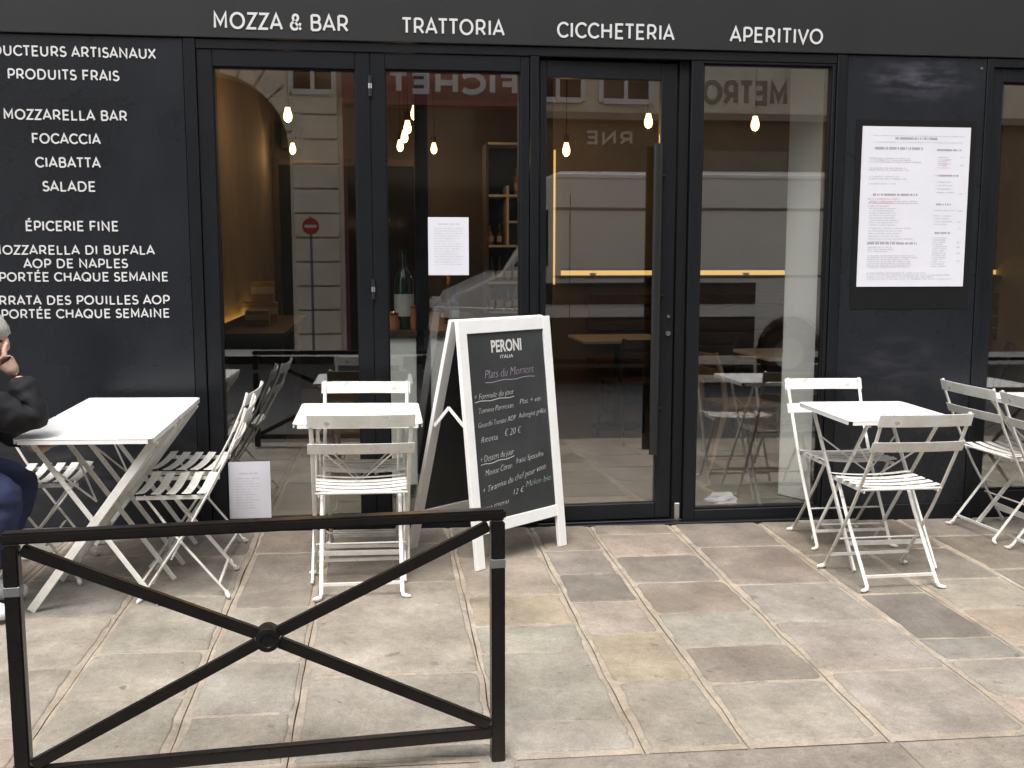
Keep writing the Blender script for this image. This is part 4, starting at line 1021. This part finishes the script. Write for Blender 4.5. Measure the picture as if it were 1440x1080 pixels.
# ------------------------------------------------------------------ the seated person at the left edge
def skin_mesh(name, verts, edges, radii, m, parent, sub=2, root=0):
    me = bpy.data.meshes.new(name); me.from_pydata([Vector(v) for v in verts], edges, [])
    o = bpy.data.objects.new(name, me); COL.objects.link(o)
    o.modifiers.new('s', 'SKIN'); sv = me.skin_vertices[0].data
    for i, r in enumerate(radii):
        sv[i].radius = r if isinstance(r, tuple) else (r, r); sv[i].use_root = (i == root)
    sd = o.modifiers.new('u', 'SUBSURF'); sd.levels = sub; sd.render_levels = sub
    dg = bpy.context.evaluated_depsgraph_get(); nm = bpy.data.meshes.new_from_object(o.evaluated_get(dg)); bpy.data.objects.remove(o)
    for f in nm.polygons: f.use_smooth = True
    if name in ('jacket', 'jeans'):
        for v in nm.vertices:
            c_ = v.co; q_ = mnoise.noise(Vector((c_.x * 16, c_.y * 9, c_.z * 22))); w_ = mnoise.noise(Vector((c_.x * 34 + 9, c_.y * 20, c_.z * 40)))
            v.co = c_ + v.normal * ((.5 - abs(q_)) * .016 - .006 + w_ * .004)
    nm.materials.clear(); nm.materials.append(m); return link(name, nm, parent)
PX, PY_ = -1.788, -1.12
ps = empty('person', (PX, PY_, GZ(PX, PY_)), 0, 'grey haired person in black jacket and navy jeans leaning an elbow on the left table', 'person')
# local: faces +x, y to the left of the person (towards the wall), z from the ground
pel, wst, chs, nck, hd = (-.02, 0, .56), (.02, 0, .70), (.12, 0, .86), (.195, -.01, .965), (.245, -.01, 1.04)
shR, elR, wrR, haR = (.12, -.19, .90), (.475, -.055, .775), (.395, -.045, .945), (.37, -.04, .975)
shL, elL, wrL, haL = (.12, .19, .90), (.20, .26, .72), (.36, .15, .645), (.42, .1, .64)
hpR, knR, anR, toR = (.0, -.10, .53), (.37, -.11, .50), (.20, -.11, .10), (.32, -.12, .045)
hpL, knL, anL, toL = (.0, .10, .53), (.36, .12, .50), (.16, .12, .10), (.30, .14, .045)
V_ = [pel, wst, chs, nck, hd, shR, elR, wrR, shL, elL, wrL, hpR, knR, anR, hpL, knL, anL]
E_ = [(0,1),(1,2),(2,3),(3,4),(2,5),(5,6),(6,7),(2,8),(8,9),(9,10),(0,11),(11,12),(12,13),(0,14),(14,15),(15,16)]
skin_mesh('body', V_, E_, [(.12,.15),(.11,.14),(.12,.16),.052,.055,.05,.036,.026,.05,.036,.026,.08,.052,.035,.08,.052,.035], M['skin'], ps)
# head
def head(parent):
    b = MB(); n, mrows = 20, 16; c = Vector((.262, -.01, 1.070))
    for i in range(mrows + 1):
        ph = -PI/2 + PI * i / mrows; z = math.sin(ph); rr = math.cos(ph)
        for k in range(n):
            t = 2*PI*k/n; x = math.cos(t)*rr; y = math.sin(t)*rr
            X = x * .098; Y = y * .076; Z = z * .118
            if z < 0: X *= (1 - .18 * (-z)) if x > 0 else (1 - .35*(-z)); Y *= 1 - .30 * (-z)
            if x > .85 and -.25 < z < .12: X += .020 * (1 - abs(z + .12) / .2 if abs(z + .12) < .2 else 0) * max(0, 1 - abs(y) * 4)
            if x > .6 and z < -.55: X += .008
            b.v.append((c.x + X, c.y + Y, c.z + Z))
    for i in range(mrows):
        for k in range(n): b.f.append((i*n+k, i*n+(k+1) % n, (i+1)*n+(k+1) % n, (i+1)*n+k))
    o = b.build('head', M['skin'], parent); 
    for f in o.data.polygons: f.use_smooth = True
    for s in (-1, 1):
        e = MB(); e.lathe([(.002, -.008), (.008, -.004), (.009, 0), (.008, .004), (.002, .008)], (c.x + .083, c.y + s*.030, c.z + .008), 10); e.build('eye', M['eye_dark'], o, smooth=True)
        e = MB(); e.lathe([(.004, -.030), (.012, -.016), (.016, .008), (.010, .026), (.002, .030)], (c.x - .004, c.y + s*.077, c.z - .005), 8); e.build('ear', M['skin'], o, smooth=True)
    MB().tube([(c.x + .088, c.y - .022, c.z - .058), (c.x + .094, c.y, c.z - .056), (c.x + .088, c.y + .022, c.z - .058)], .005, 8).build('mouth', M['lips'], o, smooth=True)
    h = MB(); n, mrows = 28, 16
    for i in range(mrows + 1):
        ph = -PI/2 + PI * i / mrows; z = math.sin(ph); rr = math.cos(ph)
        for k in range(n):
            t = 2*PI*k/n; x = math.cos(t)*rr; y = math.sin(t)*rr
            g = 1.0
            face = x > .30 and z < .05
            low_ = z < -.55
            k_ = .86 if (face or low_) else 1.16 + .05 * mnoise.noise(Vector((x*4, y*4, z*4))) + .03 * mnoise.noise(Vector((x*14, y*14, z*4)))
            h.v.append((c.x - .006 + x*.100*k_, c.y + y*.080*k_, c.z + .008 + z*.118*k_))
    for i in range(mrows):
        for k in range(n): h.f.append((i*n+k, i*n+(k+1) % n, (i+1)*n+(k+1) % n, (i+1)*n+k))
    ho = h.build('hair', M['hair_grey'], parent)
    for f in ho.data.polygons: f.use_smooth = True
    return o
head(ps)
# jacket: torso and sleeves
Vj = [(-.03, 0, .55), wst, chs, (.175, -.005, .945), shR, (.30, -.13, .83), elR, (.425, -.055, .89), (.402, -.048, .950), shL, elL, wrL]
Ej = [(0,1),(1,2),(2,3),(2,4),(4,5),(5,6),(6,7),(7,8),(2,9),(9,10),(10,11)]
skin_mesh('jacket', Vj, Ej, [(.155,.18),(.145,.175),(.15,.19),(.075,.08),.090,.088,.082,.064,.054,.085,.066,.045], M['jacket'], ps, sub=3)
# jeans
Vp = [pel, hpR, (.19, -.105, .535), knR, (.295, -.11, .30), (.21, -.11, .12), hpL, (.18, .11, .535), knL, (.26, .12, .30), (.17, .12, .12)]
Ep = [(0,1),(1,2),(2,3),(3,4),(4,5),(0,6),(6,7),(7,8),(8,9),(9,10)]
skin_mesh('jeans', Vp, Ep, [(.15,.16),.105,.092,.078,.068,.062,.105,.092,.078,.068,.062], M['denim'], ps, sub=3)
for (a, t_) in ((anR, toR), (anL, toL)):
    Vs = [(a[0] - .05, a[1], .045), (a[0] + .03, a[1], .060), (t_[0] - .05, t_[1], .048), (t_[0] + .03, t_[1], .036)]
    skin_mesh('shoe', Vs, [(0,1),(1,2),(2,3)], [(.042,.046),(.045,.058),(.048,.042),(.036,.028)], M['shoe_white'], ps)
def hand(w, pdir, side, name='hand', curl=.5):
    # w wrist point, pdir direction of the fingers, side: direction across the palm
    w = Vector(w); d = Vector(pdir).normalized(); s = Vector(side).normalized(); nrm = d.cross(s).normalized()
    V = [w, w + d * .045, w + d * .085]; Ed = [(0,1),(1,2)]; rad = [(.022,.026),(.018,.036),(.014,.034)]
    for k, (off, ln) in enumerate(((-.030, .068), (-.010, .078), (.011, .073), (.030, .058))):
        base_i = len(V); p = w + d * .082 + s * off; V.append(p); rad.append(.0095); Ed.append((2, base_i)); dd = d.copy()
        for j in range(3):
            dd = (dd + nrm * curl * .55).normalized(); p = p + dd * ln * (.45, .32, .23)[j]; V.append(p); rad.append((.009, .0082, .007)[j]); Ed.append((len(V) - 2, len(V) - 1))
    base_i = len(V); p = w + d * .030 - s * .028; V.append(p); rad.append(.012); Ed.append((1, base_i))
    for j in range(2):
        p = p + (d * .8 - s * .7 + nrm * .3 * (j + 1)).normalized() * .034; V.append(p); rad.append((.011, .009)[j]); Ed.append((len(V) - 2, len(V) - 1))
    return skin_mesh(name, V, Ed, rad, M['skin'], ps, sub=1)
hand((.395, -.045, .945), (-.50, .06, .85), (.45, -.85, .25), curl=.9)
hand(wrL, (.9, -.3, -.05), (.3, .9, 0), curl=.4)
